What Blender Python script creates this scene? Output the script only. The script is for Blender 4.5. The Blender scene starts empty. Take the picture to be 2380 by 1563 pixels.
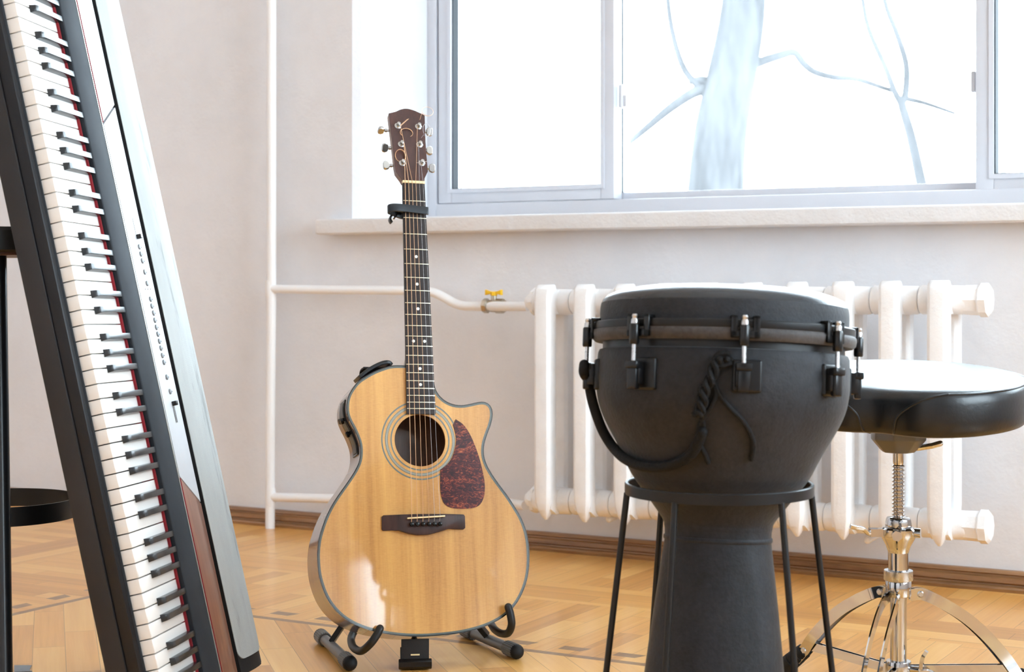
import bpy, bmesh, math, random
from mathutils import Vector, Matrix
random.seed(7)
R = math.radians
S = bpy.context.scene
COL = S.collection

# ------------------------------------------------------------------ survey of the room
TH = R(29.5)                 # camera turns this much to the left of the window wall's normal
CT, ST = math.cos(TH), math.sin(TH)
FPX, CXP, HOR = 3880.0, 1190.0, 660.0
HC, DW = 0.698, 3.86         # camera height, camera distance from window wall (wall face is y = 0)

def cw(X, Y, z):             # camera-aligned ground axes -> world
    return Vector((X * CT - Y * ST, X * ST + Y * CT - DW, z))
CROT = Matrix(((CT, -ST, 0), (ST, CT, 0), (0, 0, 1)))
def at(px, py, Y):           # point seen at a photo position, Y metres ahead of the camera
    return cw((px - CXP) / FPX * Y, Y, HC - (py - HOR) / FPX * Y)
def onwall(px, py, o=0.0):   # point on the plane y = o
    u = (px - CXP) / FPX
    return at(px, py, (DW + o) / (CT + u * ST))
def onfloor(px, py, z=0.0):
    return at(px, py, FPX * (HC - z) / (py - HOR))

# ------------------------------------------------------------------ materials
def newmat(name):
    m = bpy.data.materials.new(name); m.use_nodes = True
    nt = m.node_tree
    return m, nt, nt.nodes['Principled BSDF']

class NT:
    def __init__(s, nt): s.nt = nt
    def n(s, t, **k):
        x = s.nt.nodes.new(t)
        for a, b in k.items(): setattr(x, a, b)
        return x
    def l(s, a, b): s.nt.links.new(a, b)
    def put(s, sock, v):
        if isinstance(v, bpy.types.NodeSocket): s.l(v, sock)
        else: sock.default_value = v
    def m(s, op, a, b=0.0, c=0.0):
        x = s.n('ShaderNodeMath', operation=op)
        for i, v in enumerate((a, b, c)): s.put(x.inputs[i], v)
        return x.outputs[0]
    def mix(s, f, a, b, blend='MIX'):
        x = s.n('ShaderNodeMix', data_type='RGBA', blend_type=blend)
        s.put(x.inputs['Factor'], f)
        for key, v in ((6, a), (7, b)):
            if isinstance(v, tuple) and len(v) == 3: v = v + (1,)
            s.put(x.inputs[key], v)
        return x.outputs[2]
    def noise(s, vec=None, scale=5., detail=3., rough=.5, dist=0.):
        x = s.n('ShaderNodeTexNoise')
        x.inputs['Scale'].default_value = scale; x.inputs['Detail'].default_value = detail
        x.inputs['Roughness'].default_value = rough; x.inputs['Distortion'].default_value = dist
        if vec is not None: s.l(vec, x.inputs['Vector'])
        return x.outputs['Fac']
    def obj(s, scale=(1, 1, 1), rot=(0, 0, 0)):
        t = s.n('ShaderNodeTexCoord'); mp = s.n('ShaderNodeMapping')
        mp.inputs['Scale'].default_value = scale; mp.inputs['Rotation'].default_value = rot
        s.l(t.outputs['Object'], mp.inputs['Vector'])
        return mp.outputs[0]
    def ramp(s, f, stops):
        x = s.n('ShaderNodeValToRGB'); e = x.color_ramp.elements
        while len(e) < len(stops): e.new(.5)
        for el, (p, c) in zip(e, stops):
            el.position = p; el.color = c + (1,) if len(c) == 3 else c
        s.l(f, x.inputs[0]); return x.outputs[0]
    def bump(s, h, strength=.2, dist=.01):
        x = s.n('ShaderNodeBump'); x.inputs['Strength'].default_value = strength
        x.inputs['Distance'].default_value = dist; s.l(h, x.inputs['Height'])
        return x.outputs[0]

def P(name, col, rough=.5, metal=0., spec=.5, coat=0., coat_r=.08, vary=0., vscale=8., bump=0., bscale=60., bdist=.004, rvary=0., stretch=(1, 1, 1)):
    m, nt, b = newmat(name); g = NT(nt)
    b.inputs['Base Color'].default_value = col + (1,)
    b.inputs['Roughness'].default_value = rough; b.inputs['Metallic'].default_value = metal
    b.inputs['Specular IOR Level'].default_value = spec
    b.inputs['Coat Weight'].default_value = coat; b.inputs['Coat Roughness'].default_value = coat_r
    vec = g.obj(stretch)
    if vary:
        n = g.noise(vec, vscale, 5, .6)
        lo = tuple(c * (1 - vary) for c in col); hi = tuple(min(1, c * (1 + vary)) for c in col)
        g.l(g.ramp(n, [(.3, lo), (.7, hi)]), b.inputs['Base Color'])
    if rvary:
        n = g.noise(vec, vscale * 2.3, 4, .6)
        g.l(g.m('ADD', g.m('MULTIPLY', n, rvary), rough - rvary * .5), b.inputs['Roughness'])
    if bump:
        g.l(g.bump(g.noise(vec, bscale, 4, .6), bump, bdist), b.inputs['Normal'])
    return m

def wood(name, dark, light, scale=(40, 40, 2), rough=.35, coat=0., coat_r=.05, ring=1.2, mid=None, spec=.5, fine=0.25):
    m, nt, b = newmat(name); g = NT(nt)
    v = g.obj(scale)
    n1 = g.noise(v, ring, 5, .6, .4)
    n2 = g.noise(v, ring * 9, 2, .5)
    f = g.m('ADD', g.m('MULTIPLY', n1, 1 - fine), g.m('MULTIPLY', n2, fine))
    st = [(.3, dark), (.7, light)] if mid is None else [(.28, dark), (.5, mid), (.72, light)]
    g.l(g.ramp(f, st), b.inputs['Base Color'])
    b.inputs['Roughness'].default_value = rough; b.inputs['Specular IOR Level'].default_value = spec
    b.inputs['Coat Weight'].default_value = coat; b.inputs['Coat Roughness'].default_value = coat_r
    return m

M = {}
def wallmat(name, col, b1=.25, stain=.10):
    m, nt, b = newmat(name); g = NT(nt)
    v = g.obj()
    n = g.noise(v, 1.6, 5, .6)
    n2 = g.noise(v, 9., 4, .65)
    f = g.m('ADD', g.m('MULTIPLY', n, .7), g.m('MULTIPLY', n2, .3))
    lo = tuple(c * (1 - stain) for c in col)
    g.l(g.ramp(f, [(.35, lo), (.6, col)]), b.inputs['Base Color'])
    b.inputs['Roughness'].default_value = .62; b.inputs['Specular IOR Level'].default_value = .3
    h = g.m('ADD', g.m('MULTIPLY', g.noise(v, 5, 5, .6), 1.), g.m('MULTIPLY', g.noise(v, 70, 3, .6), .12))
    g.l(g.bump(h, b1, .02), b.inputs['Normal'])
    return m
M['wall'] = wallmat('wall_plaster', (.765, .772, .805))
M['sill'] = wallmat('sill_paint', (.76, .755, .765), .6, .08)
M['ceil'] = P('ceiling_paint', (.85, .84, .82), .8)
M['rad'] = P('radiator_paint', (.86, .86, .87), .38, vary=.05, vscale=14, bump=.5, bscale=90, bdist=.002)
M['pipe'] = P('pipe_paint', (.85, .85, .86), .38, bump=.3, bscale=60, bdist=.002)
M['frame'] = P('window_plastic', (.58, .585, .625), .35, vary=.02, vscale=4)
M['gasket'] = P('window_gasket', (.010, .014, .020), .6, spec=.2)
M['brass'] = P('worn_nickel', (.55, .50, .42), .35, 1., vary=.2, vscale=40)
M['yellow'] = P('yellow_enamel', (.85, .50, .01), .4)
M['black'] = P('black_paint', (.005, .0052, .0065), .36, spec=.35, rvary=.1, vscale=20)
M['rubber'] = P('black_rubber', (.009, .009, .010), .6, spec=.3)
M['foam'] = P('black_foam_sleeve', (.009, .009, .010), .45, spec=.4, bump=.15, bscale=300, bdist=.001)
M['gun'] = P('dark_grey_tube', (.15, .145, .14), .38, .5)
M['ribbed'] = P('grey_ribbed_plastic', (.10, .098, .094), .5)
M['chrome'] = P('chrome', (.58, .58, .59), .07, 1., rvary=.05, vscale=30)
M['chrome_dull'] = P('dull_steel', (.55, .55, .56), .28, 1., rvary=.1, vscale=40)
M['nickel'] = P('bright_nickel', (.50, .50, .49), .16, 1.)
# piano
M['pcase'] = P('piano_black_case', (.016, .014, .015), .50, spec=.35, vary=.2, vscale=6)
M['prail'] = P('piano_rail_black', (.006, .006, .008), .38, spec=.35)
M['pstrip'] = P('piano_grey_strip', (.024, .027, .032), .7, spec=.10, vary=.25, vscale=7, rvary=.12)
M['psilver'] = P('piano_silver_panel', (.44, .45, .475), .5, .1, vary=.05, vscale=10)
M['ptrim'] = P('piano_trim_line', (.42, .42, .40), .35, .6)
M['pwood'] = wood('piano_wood_veneer', (.13, .055, .035), (.27, .12, .075), (60, 3, 60), .35, .4, ring=.8)
M['wkey'] = P('white_key_plastic', (.70, .67, .64), .25)
M['bkey'] = P('black_key_plastic', (.014, .015, .017), .26, rvary=.06, vscale=60)
M['felt'] = P('red_felt', (.22, .006, .012), .9, bump=.5, bscale=900, bdist=.001)
M['button'] = P('grey_button', (.15, .16, .17), .5)
M['led'] = P('dark_lens', (.03, .03, .04), .3)
def grille_mat():
    m, nt, b = newmat('speaker_mesh'); g = NT(nt)
    t = g.n('ShaderNodeTexCoord'); sp = g.n('ShaderNodeSeparateXYZ'); g.l(t.outputs['Object'], sp.inputs[0])
    a = g.m('SINE', g.m('MULTIPLY', sp.outputs[0], 2 * math.pi / .0019))
    c = g.m('SINE', g.m('MULTIPLY', sp.outputs[1], 2 * math.pi / .0019))
    d = g.m('MULTIPLY', a, c)
    mask = g.m('GREATER_THAN', d, .30)
    st = g.noise(g.obj((9, 1.2, 9)), 3., 5, .7)
    base = g.ramp(st, [(.30, (.17, .18, .175)), (.44, (.36, .375, .37)), (.7, (.41, .425, .42))])
    g.l(g.mix(g.m('MULTIPLY', mask, .55), base, (.12, .12, .12)), b.inputs['Base Color'])
    b.inputs['Roughness'].default_value = .6; b.inputs['Specular IOR Level'].default_value = .15
    return m
M['grille'] = grille_mat()
# guitar
def spruce():
    m, nt, b = newmat('spruce_top'); g = NT(nt)
    v = g.obj((1, 1, 1))
    band = g.noise(g.obj((26, 26, .9)), 1.3, 4, .6, .3)
    sp = g.n('ShaderNodeSeparateXYZ'); g.l(v, sp.inputs[0])
    wob = g.noise(g.obj((6, 6, .5)), 1.5, 2, .5)
    line = g.m('SINE', g.m('ADD', g.m('MULTIPLY', sp.outputs[0], 2 * math.pi / .00155), g.m('MULTIPLY', wob, 9.)))
    silk = g.noise(g.obj((60, 60, 240)), 2.2, 3, .6, .6)
    f = g.m('ADD', g.m('MULTIPLY', band, .8), g.m('ADD', g.m('MULTIPLY', line, .045), g.m('MULTIPLY', silk, .22)))
    g.l(g.ramp(f, [(.34, (.38, .165, .034)), (.50, (.56, .275, .062)), (.68, (.68, .37, .095))]), b.inputs['Base Color'])
    b.inputs['Roughness'].default_value = .40
    b.inputs['Coat Weight'].default_value = 1.; b.inputs['Coat Roughness'].default_value = .045
    g.l(g.bump(line, .02, .0003), b.inputs['Normal'])
    return m
M['spruce'] = spruce()
M['gside'] = wood('guitar_side_mahogany', (.07, .028, .016), (.18, .082, .045), (30, 30, 4), .3, 1., .04, ring=1.0)
M['ginner'] = wood('guitar_inside', (.10, .05, .02), (.2, .11, .05), (30, 30, 2), .7)
M['bind'] = P('binding_black', (.010, .010, .011), .25, coat=1.)
M['purf'] = P('purfling_grey_green', (.085, .105, .095), .3, coat=1.)
M['ring'] = P('rosette_grey', (.13, .15, .13), .35, coat=1.)
M['ringl'] = P('rosette_pale', (.55, .55, .46), .35, coat=1.)
M['rosew'] = wood('rosewood', (.018, .010, .009), (.075, .034, .027), (25, 25, 3), .42, ring=1.4, spec=.25)
M['board'] = wood('fingerboard_wood', (.012, .009, .009), (.045, .031, .028), (90, 90, 3), .46, ring=1.2, spec=.25)
M['head'] = wood('headstock_veneer', (.026, .008, .0065), (.080, .026, .020), (110, 110, 4), .40, .2, .1, ring=1.0)
M['neck'] = wood('neck_mahogany', (.12, .06, .04), (.24, .13, .08), (40, 40, 3), .4, .5)
M['bone'] = P('bone_cream', (.80, .64, .36), .4)
M['pearl'] = P('pearl_dot', (.75, .77, .76), .25)
M['fretw'] = P('fret_wire', (.75, .70, .52), .25, .9)
M['bronze'] = P('bronze_string', (.80, .50, .30), .35, .85)
M['steel'] = P('plain_string', (.75, .76, .80), .25, .95)
M['plastic'] = P('dark_grey_plastic', (.06, .062, .055), .4)
M['plastic2'] = P('black_gloss_plastic', (.005, .005, .006), .25, spec=.4)
def tortoise():
    m, nt, b = newmat('tortoiseshell'); g = NT(nt)
    v = g.obj((1, 1, 2.2), (0, .25, 0))
    n = g.noise(v, 75., 6, .68, 2.2)
    n2 = g.noise(v, 22., 3, .6, 1.)
    f = g.m('ADD', g.m('MULTIPLY', n, .75), g.m('MULTIPLY', n2, .25))
    g.l(g.ramp(f, [(.36, (.012, .003, .006)), (.49, (.055, .008, .010)), (.55, (.16, .026, .016)), (.64, (.50, .13, .05))]), b.inputs['Base Color'])
    b.inputs['Roughness'].default_value = .3; b.inputs['Specular IOR Level'].default_value = .3; b.inputs['Coat Weight'].default_value = .35; b.inputs['Coat Roughness'].default_value = .05
    return m
M['tort'] = tortoise()
M['capo'] = P('capo_black', (.020, .024, .030), .38, .3)
M['web'] = P('strap_webbing', (.010, .010, .012), .7, bump=.5, bscale=500, bdist=.001)
# drum
def drumskin(name, col, sheen=.0):
    m, nt, b = newmat(name); g = NT(nt)
    v = g.obj()
    n = g.noise(v, 9, 6, .7); n2 = g.noise(v, 160, 3, .6)
    f = g.m('ADD', g.m('MULTIPLY', n, .7), g.m('MULTIPLY', n2, .3))
    g.l(g.ramp(f, [(.36, tuple(c * .5 for c in col)), (.62, tuple(c * 1.6 for c in col))]), b.inputs['Base Color'])
    b.inputs['Roughness'].default_value = .62; b.inputs['Specular IOR Level'].default_value = .30
    b.inputs['Sheen Weight'].default_value = .12; b.inputs['Sheen Roughness'].default_value = .4
    g.l(g.bump(n2, .35, .002), b.inputs['Normal'])
    return m
M['dshell'] = drumskin('drum_shell_covering', (.0112, .0122, .0160))
M['dskin'] = drumskin('drum_skirt', (.0135, .0148, .0185))
M['dhead'] = P('drum_head_film', (.02, .022, .026), .24, bump=.2, bscale=200, bdist=.001)
M['dfuzz'] = drumskin('drum_hoop_covering', (.042, .038, .038))
M['rope'] = P('black_rope', (.005, .005, .006), .75, spec=.25, bump=.8, bscale=260, bdist=.002)
M['leather'] = P('black_leather', (.006, .007, .009), .34, spec=.42, coat=.12, coat_r=.2, bump=.25, bscale=160, bdist=.0012, rvary=.1)
M['worn'] = None
def wornblack():
    m, nt, b = newmat('worn_black_paint'); g = NT(nt)
    v = g.obj((1, 1, .6))
    n = g.noise(v, 55, 4, .65)
    sp = g.n('ShaderNodeSeparateXYZ'); g.l(g.obj(), sp.inputs[0])
    low = g.m('SUBTRACT', .80, g.m('MULTIPLY', g.m('SUBTRACT', .45, sp.outputs[2]), .22))
    msk = g.m('GREATER_THAN', n, low)
    g.l(g.mix(msk, (.008, .009, .012), (.28, .11, .05)), b.inputs['Base Color'])
    b.inputs['Roughness'].default_value = .28
    return m
M['worn'] = wornblack()
M['outlet'] = P('outlet_plastic', (.82, .80, .76), .4)
M['tape'] = P('grey_tape', (.20, .21, .22), .55, vary=.1, vscale=60)
M['bark'] = P('tree_bark', (.054, .054, .056), .9, spec=.15, vary=.5, vscale=5, stretch=(1, 1, .25))
M['snow'] = P('outdoor_snow', (.75, .76, .78), .9)

def glass():
    m = bpy.data.materials.new('window_glass'); m.use_nodes = True
    nt = m.node_tree; nt.nodes.clear(); g = NT(nt)
    o = g.n('ShaderNodeOutputMaterial'); t = g.n('ShaderNodeBsdfTransparent'); gl = g.n('ShaderNodeBsdfGlossy')
    t.inputs[0].default_value = (.97, .985, .98, 1); gl.inputs['Roughness'].default_value = .02
    fr = g.n('ShaderNodeFresnel'); fr.inputs[0].default_value = 1.45
    mx = g.n('ShaderNodeMixShader'); g.l(fr.outputs[0], mx.inputs[0]); g.l(t.outputs[0], mx.inputs[1]); g.l(gl.outputs[0], mx.inputs[2])
    g.l(mx.outputs[0], o.inputs[0])
    return m
M['glass'] = glass()

def baseboard_mat():
    return wood('baseboard_oak', (.15, .066, .024), (.42, .21, .080), (3, 60, 60), .35, .3, .15, ring=.9, fine=.35)
M['base'] = baseboard_mat()

def floor_mat():
    m, nt, b = newmat('parquet_floor'); g = NT(nt)
    t = g.n('ShaderNodeTexCoord'); sp = g.n('ShaderNodeSeparateXYZ'); g.l(t.outputs['Object'], sp.inputs[0])
    x, y = sp.outputs[0], sp.outputs[1]
    ey = g.m('ADD', y, 1.09); ex = g.m('SUBTRACT', -2.64, x)
    e = g.m('MAXIMUM', ey, ex)
    side = g.m('GREATER_THAN', ex, ey)            # 1 on the left border
    inv = g.m('SUBTRACT', 1., side)
    al = g.m('ADD', g.m('MULTIPLY', x, inv), g.m('MULTIPLY', y, side))
    def planks(u, v, w, L, seed):
        row = g.m('FLOOR', g.m('DIVIDE', v, w))
        uu = g.m('ADD', g.m('DIVIDE', u, L), g.m('MULTIPLY', row, .377))
        colm = g.m('FLOOR', uu)
        cb = g.n('ShaderNodeCombineXYZ'); g.l(row, cb.inputs[0]); g.l(colm, cb.inputs[1]); cb.inputs[2].default_value = seed
        wn = g.n('ShaderNodeTexWhiteNoise'); g.l(cb.outputs[0], wn.inputs['Vector'])
        fv = g.m('FRACT', g.m('DIVIDE', v, w)); fu = g.m('FRACT', uu)
        gap = g.m('MAXIMUM', g.m('LESS_THAN', fv, .022), g.m('LESS_THAN', fu, .0015 / L))
        gc = g.n('ShaderNodeCombineXYZ')
        g.l(g.m('MULTIPLY', u, 1.5), gc.inputs[0]); g.l(g.m('MULTIPLY', v, 52.), gc.inputs[1]); g.l(g.m('MULTIPLY', wn.outputs[0], 19.), gc.inputs[2])
        gr = g.noise(gc.outputs[0], 1.6, 4, .6, .12)
        return wn.outputs[0], gap, gr
    k = .70710678
    d1 = g.m('MULTIPLY', g.m('ADD', x, y), k); d2 = g.m('MULTIPLY', g.m('SUBTRACT', x, y), k)
    pA = planks(e, al, .052, .43, 1.)      # boards standing square to the edge
    pB = planks(al, e, .062, .55, 2.)      # boards running along it
    pC = planks(d2, d1, .060, .36, 3.)     # slanting field
    def sel(mask, a, b): return tuple(g.m('ADD', g.m('MULTIPLY', mask, p), g.m('MULTIPLY', g.m('SUBTRACT', 1., mask), q)) for p, q in zip(a, b))
    band = g.m('MULTIPLY', g.m('GREATER_THAN', e, .47), g.m('LESS_THAN', e, .67))
    o = sel(band, pB, pA)
    inner = g.m('LESS_THAN', e, 0.)
    o = sel(inner, pC, o)
    strip = g.m('MULTIPLY', g.m('GREATER_THAN', e, 0.), g.m('LESS_THAN', e, .020))
    per = g.m('FRACT', g.m('DIVIDE', al, .115))
    inl = g.m('MULTIPLY', g.m('MULTIPLY', g.m('GREATER_THAN', e, .050), g.m('LESS_THAN', e, .080)), g.m('LESS_THAN', g.m('ABSOLUTE', g.m('SUBTRACT', per, g.m('MULTIPLY', g.m('SUBTRACT', e, .0), 3.))), .26))
    dark = g.m('MULTIPLY', g.m('MAXIMUM', strip, inl), .85)
    f = g.m('ADD', g.m('MULTIPLY', o[0], .50), g.m('MULTIPLY', o[2], .55))
    col = g.ramp(f, [(.20, (.54, .24, .055)), (.5, (.76, .375, .090)), (.82, (.86, .50, .155))])
    dcol = g.ramp(o[2], [(.3, (.15, .075, .035)), (.7, (.24, .125, .06))])
    col = g.mix(dark, col, dcol)
    col = g.mix(g.m('MULTIPLY', o[1], .55), col, (.16, .07, .025))
    g.l(col, b.inputs['Base Color'])
    rn = g.noise(g.obj(), 5., 5, .65)
    g.l(g.m('ADD', g.m('MULTIPLY', rn, .05), .28), b.inputs['Roughness'])
    b.inputs['Coat Weight'].default_value = .25; b.inputs['Coat Roughness'].default_value = .15
    h = g.m('ADD', g.m('MULTIPLY', o[2], .25), g.m('ADD', g.m('MULTIPLY', o[0], .18), g.m('MULTIPLY', g.m('SUBTRACT', 1., o[1]), .25)))
    g.l(g.bump(h, .05, .002), b.inputs['Normal'])
    return m
M['floor'] = floor_mat()

# ------------------------------------------------------------------ mesh building
def V(*a): return Vector(a)
def catmull(pts, n=6, closed=False):
    pts = [Vector(p) for p in pts]; N = len(pts); out = []
    rng = range(N) if closed else range(N - 1)
    for i in rng:
        if closed: p0, p1, p2, p3 = pts[i - 1], pts[i], pts[(i + 1) % N], pts[(i + 2) % N]
        else:
            p0 = pts[i - 1] if i > 0 else pts[0] * 2 - pts[1]
            p1, p2 = pts[i], pts[i + 1]
            p3 = pts[i + 2] if i + 2 < N else pts[-1] * 2 - pts[-2]
        for j in range(n):
            t = j / n
            out.append(.5 * ((2 * p1) + (p2 - p0) * t + (2 * p0 - 5 * p1 + 4 * p2 - p3) * t * t + (3 * p1 - p0 - 3 * p2 + p3) * t ** 3))
    if not closed: out.append(pts[-1])
    return out

class MB:
    def __init__(s): s.bm = bmesh.new()
    def face(s, vs):
        try: return s.bm.faces.new(vs)
        except ValueError: return None
    def ring_loft(s, rings, cap0=True, cap1=True, closed_path=False):
        L = [[s.bm.verts.new(p) for p in r] for r in rings]
        k = len(L[0]); m = len(L)
        for i in range(m if closed_path else m - 1):
            a, b = L[i], L[(i + 1) % m]
            for j in range(k): s.face((a[j], a[(j + 1) % k], b[(j + 1) % k], b[j]))
        if not closed_path:
            if cap0: s.face(list(reversed(L[0])))
            if cap1: s.face(L[-1])
        return s
    def sweep(s, pts, sec, up=None, closed=False, scales=None):
        # sec: list of (u, v); u along 'side', v along 'up'
        pts = [Vector(p) for p in pts]; n = len(pts); rings = []
        T = []
        for i in range(n):
            if closed: d = pts[(i + 1) % n] - pts[i - 1]
            else: d = pts[min(i + 1, n - 1)] - pts[max(i - 1, 0)]
            T.append(d.normalized())
        if up is None:
            a = Vector((0, 0, 1)) if abs(T[0].z) < .9 else Vector((1, 0, 0))
            u = (a - T[0] * a.dot(T[0])).normalized()
        for i in range(n):
            if up is not None:
                a = Vector(up); w = (a - T[i] * a.dot(T[i])).normalized()
            else:
                if i: u = (u - T[i] * u.dot(T[i])).normalized()
                w = u
            side = T[i].cross(w)
            k = scales[i] if scales else 1.
            rings.append([pts[i] + (side * q[0] + w * q[1]) * k for q in sec])
        return s.ring_loft(rings, closed_path=closed)
    def tube(s, pts, r, seg=10, closed=False, round_ends=False, scales=None):
        sec = [(r * math.cos(2 * math.pi * i / seg), r * math.sin(2 * math.pi * i / seg)) for i in range(seg)]
        if round_ends and not closed:
            pts = [Vector(p) for p in pts]; sc = scales or [1.] * len(pts)
            a = (pts[0] - pts[1]).normalized(); b = (pts[-1] - pts[-2]).normalized()
            pre = [pts[0] + a * r * sc[0] * math.sin(t) for t in (1.45, 1.1, .75, .4)]; ps = [sc[0] * math.cos(t) for t in (1.45, 1.1, .75, .4)]
            post = [pts[-1] + b * r * sc[-1] * math.sin(t) for t in (.4, .75, 1.1, 1.45)]; qs = [sc[-1] * math.cos(t) for t in (.4, .75, 1.1, 1.45)]
            pts = pre + pts + post; scales = ps + list(sc) + qs
        return s.sweep(pts, sec, closed=closed, scales=scales)
    def box(s, lo, hi):
        x0, y0, z0 = lo; x1, y1, z1 = hi
        return s.ring_loft([[V(x0, y0, z0), V(x1, y0, z0), V(x1, y1, z0), V(x0, y1, z0)], [V(x0, y0, z1), V(x1, y0, z1), V(x1, y1, z1), V(x0, y1, z1)]])
    def prism(s, poly, f0, f1):      # poly: 2D list; f0/f1 map (u,v)->3D for both ends
        return s.ring_loft([[Vector(f0(*p)) for p in poly], [Vector(f1(*p)) for p in poly]])
    def lathe(s, prof, seg=48, o=(0, 0, 0), ax=None, cap=True):   # prof (r, z)
        o = Vector(o)
        if ax is None: A, B, C = V(1, 0, 0), V(0, 1, 0), V(0, 0, 1)
        else:
            C = Vector(ax).normalized(); A = C.orthogonal().normalized(); B = C.cross(A)
        rings = [[o + (A * math.cos(2 * math.pi * i / seg) + B * math.sin(2 * math.pi * i / seg)) * max(r, 1e-5) + C * z for i in range(seg)] for r, z in prof]
        return s.ring_loft(rings, cap, cap)
    def cyl(s, a, b, r, seg=24, r2=None):
        a, b = Vector(a), Vector(b)
        return s.lathe([(r, 0), (r if r2 is None else r2, (b - a).length)], seg, a, b - a)
    def ball(s, c, r, seg=20, sc=(1, 1, 1)):
        v = bmesh.ops.create_uvsphere(s.bm, u_segments=seg, v_segments=max(8, seg // 2), radius=r)['verts']
        for q in v: q.co = Vector(c) + Vector((q.co.x * sc[0], q.co.y * sc[1], q.co.z * sc[2]))
        return s
    def bevel(s, w, seg=2, ang=30):
        s.bm.normal_update()
        es = [e for e in s.bm.edges if len(e.link_faces) == 2 and e.calc_face_angle(0) > R(ang)]
        if es: bmesh.ops.bevel(s.bm, geom=es, offset=w, segments=seg, profile=.6, affect='EDGES', clamp_overlap=True)
        return s
    def build(s, name, mat, parent=None, sharp=35, origin=None):
        bmesh.ops.recalc_face_normals(s.bm, faces=s.bm.faces)
        if origin is not None: bmesh.ops.translate(s.bm, verts=s.bm.verts, vec=-Vector(origin))
        me = bpy.data.meshes.new(name); s.bm.to_mesh(me); s.bm.free()
        me.polygons.foreach_set('use_smooth', [True] * len(me.polygons))
        me.set_sharp_from_angle(angle=R(sharp))
        me.materials.append(M[mat] if isinstance(mat, str) else mat)
        o = bpy.data.objects.new(name, me); COL.objects.link(o)
        if origin is not None: o.location = origin
        if parent: o.parent = parent
        return o

def thing(name, label, cat, mat=None, group=None):
    o = bpy.data.objects.new(name, None); COL.objects.link(o); o.empty_display_size = .1
    o['label'] = label; o['category'] = cat
    if group: o['group'] = group
    if mat is not None: o.matrix_world = mat
    return o
def tag(o, label, cat, group=None):
    o['label'] = label; o['category'] = cat
    if group: o['group'] = group
    return o
def structure(o, label=None, cat=None):
    o['kind'] = 'structure'
    if label: o['label'] = label
    if cat: o['category'] = cat
    return o
def copy_of(o, loc=None, parent=None):
    c = o.copy(); COL.objects.link(c)
    if loc is not None: c.location = loc
    c.parent = parent
    return c

# ------------------------------------------------------------------ room shell
XL, XR, YB, HT = -4.7, 1.75, -6.6, 3.05
RO = .36                                   # depth of the window reveal
wx0 = onwall(832, 300).x                   # left reveal
wx1, wz0, wz1 = 0.95, .850, 2.45
mb = MB(); mb.box((XL - .4, YB - .4, -.12), (XR + .4, .001, 0)); fl = mb.build('floor', 'floor'); structure(fl, 'oak parquet floor with dark inlaid strips', 'floor')
mb = MB(); mb.box((XL - .4, YB - .4, HT), (XR + .4, .5, HT + .12)); structure(mb.build('ceiling', 'ceil'), 'white painted ceiling', 'ceiling')
mb = MB()
ch = .020
mb.prism([(XL - .4, 0), (wx0 - ch, 0), (wx0, ch), (wx0, .5), (XL - .4, .5)], lambda u, v: (u, v, wz0), lambda u, v: (u, v, HT))
mb.box((XL - .4, 0, -.12), (wx0, .5, wz0))
mb.box((wx1, 0, -.12), (XR + .4, .5, HT))
mb.box((wx0, 0, -.12), (wx1, .5, wz0))
mb.box((wx0, 0, wz1), (wx1, .5, HT))
structure(mb.build('wall_front', 'wall', sharp=20), 'cream plastered wall under and beside the window', 'wall')
mb = MB(); mb.box((XL - .4, YB - .4, 0), (XL, 0, HT)); structure(mb.build('wall_left', 'wall'), 'cream plastered side wall', 'wall')
mb = MB(); mb.box((XL, YB - .4, 0), (XR, YB, HT)); structure(mb.build('wall_back', 'wall'), 'cream plastered wall behind the camera', 'wall')
# right wall: first opening inferred, small and far ones added for their light
OPEN = [(-2.45, -.35, .80, 2.75), (-3.56, -3.235, 1.27, 1.74), (-6.2, -4.3, .85, 2.6)]
mb = MB()
ys = [0.0]
for a, b, z0, z1 in OPEN: ys += [b, a]
ys.append(YB - .4)
for i in range(0, len(ys), 2): mb.box((XR, ys[i + 1], 0), (XR + .4, ys[i], HT))
for a, b, z0, z1 in OPEN:
    mb.box((XR, a, 0), (XR + .4, b, z0)); mb.box((XR, a, z1), (XR + .4, b, HT))
structure(mb.build('wall_right', 'wall'), 'cream plastered side wall with one window and two added ones', 'wall')

# baseboard: stepped oak moulding along the window wall
prof = [(0, 0), (-.031, 0), (-.032, .007), (-.029, .011), (-.019, .013), (-.018, .016), (-.023, .020), (-.022, .030), (-.014, .033), (-.013, .036), (-.016, .039), (-.010, .046), (0, .047)]
mb = MB(); mb.prism(prof, lambda u, v: (XL, u, v), lambda u, v: (XR, u, v))
structure(mb.build('baseboard_front', 'base', sharp=20), 'stepped oak baseboard along the window wall', 'baseboard')

# window sill board
sz0 = onwall(1235, 536.5, -.07).z; sz1 = sz0 + .043
sl = onwall(731, 520, -.07).x
mb = MB(); mb.box((sl, -.07, sz0), (XR, RO + .06, sz1)); mb.bevel(.009, 3)
sill = mb.build('trim_1', 'sill'); structure(sill, 'thick cream painted window sill board', 'window sill')

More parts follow.
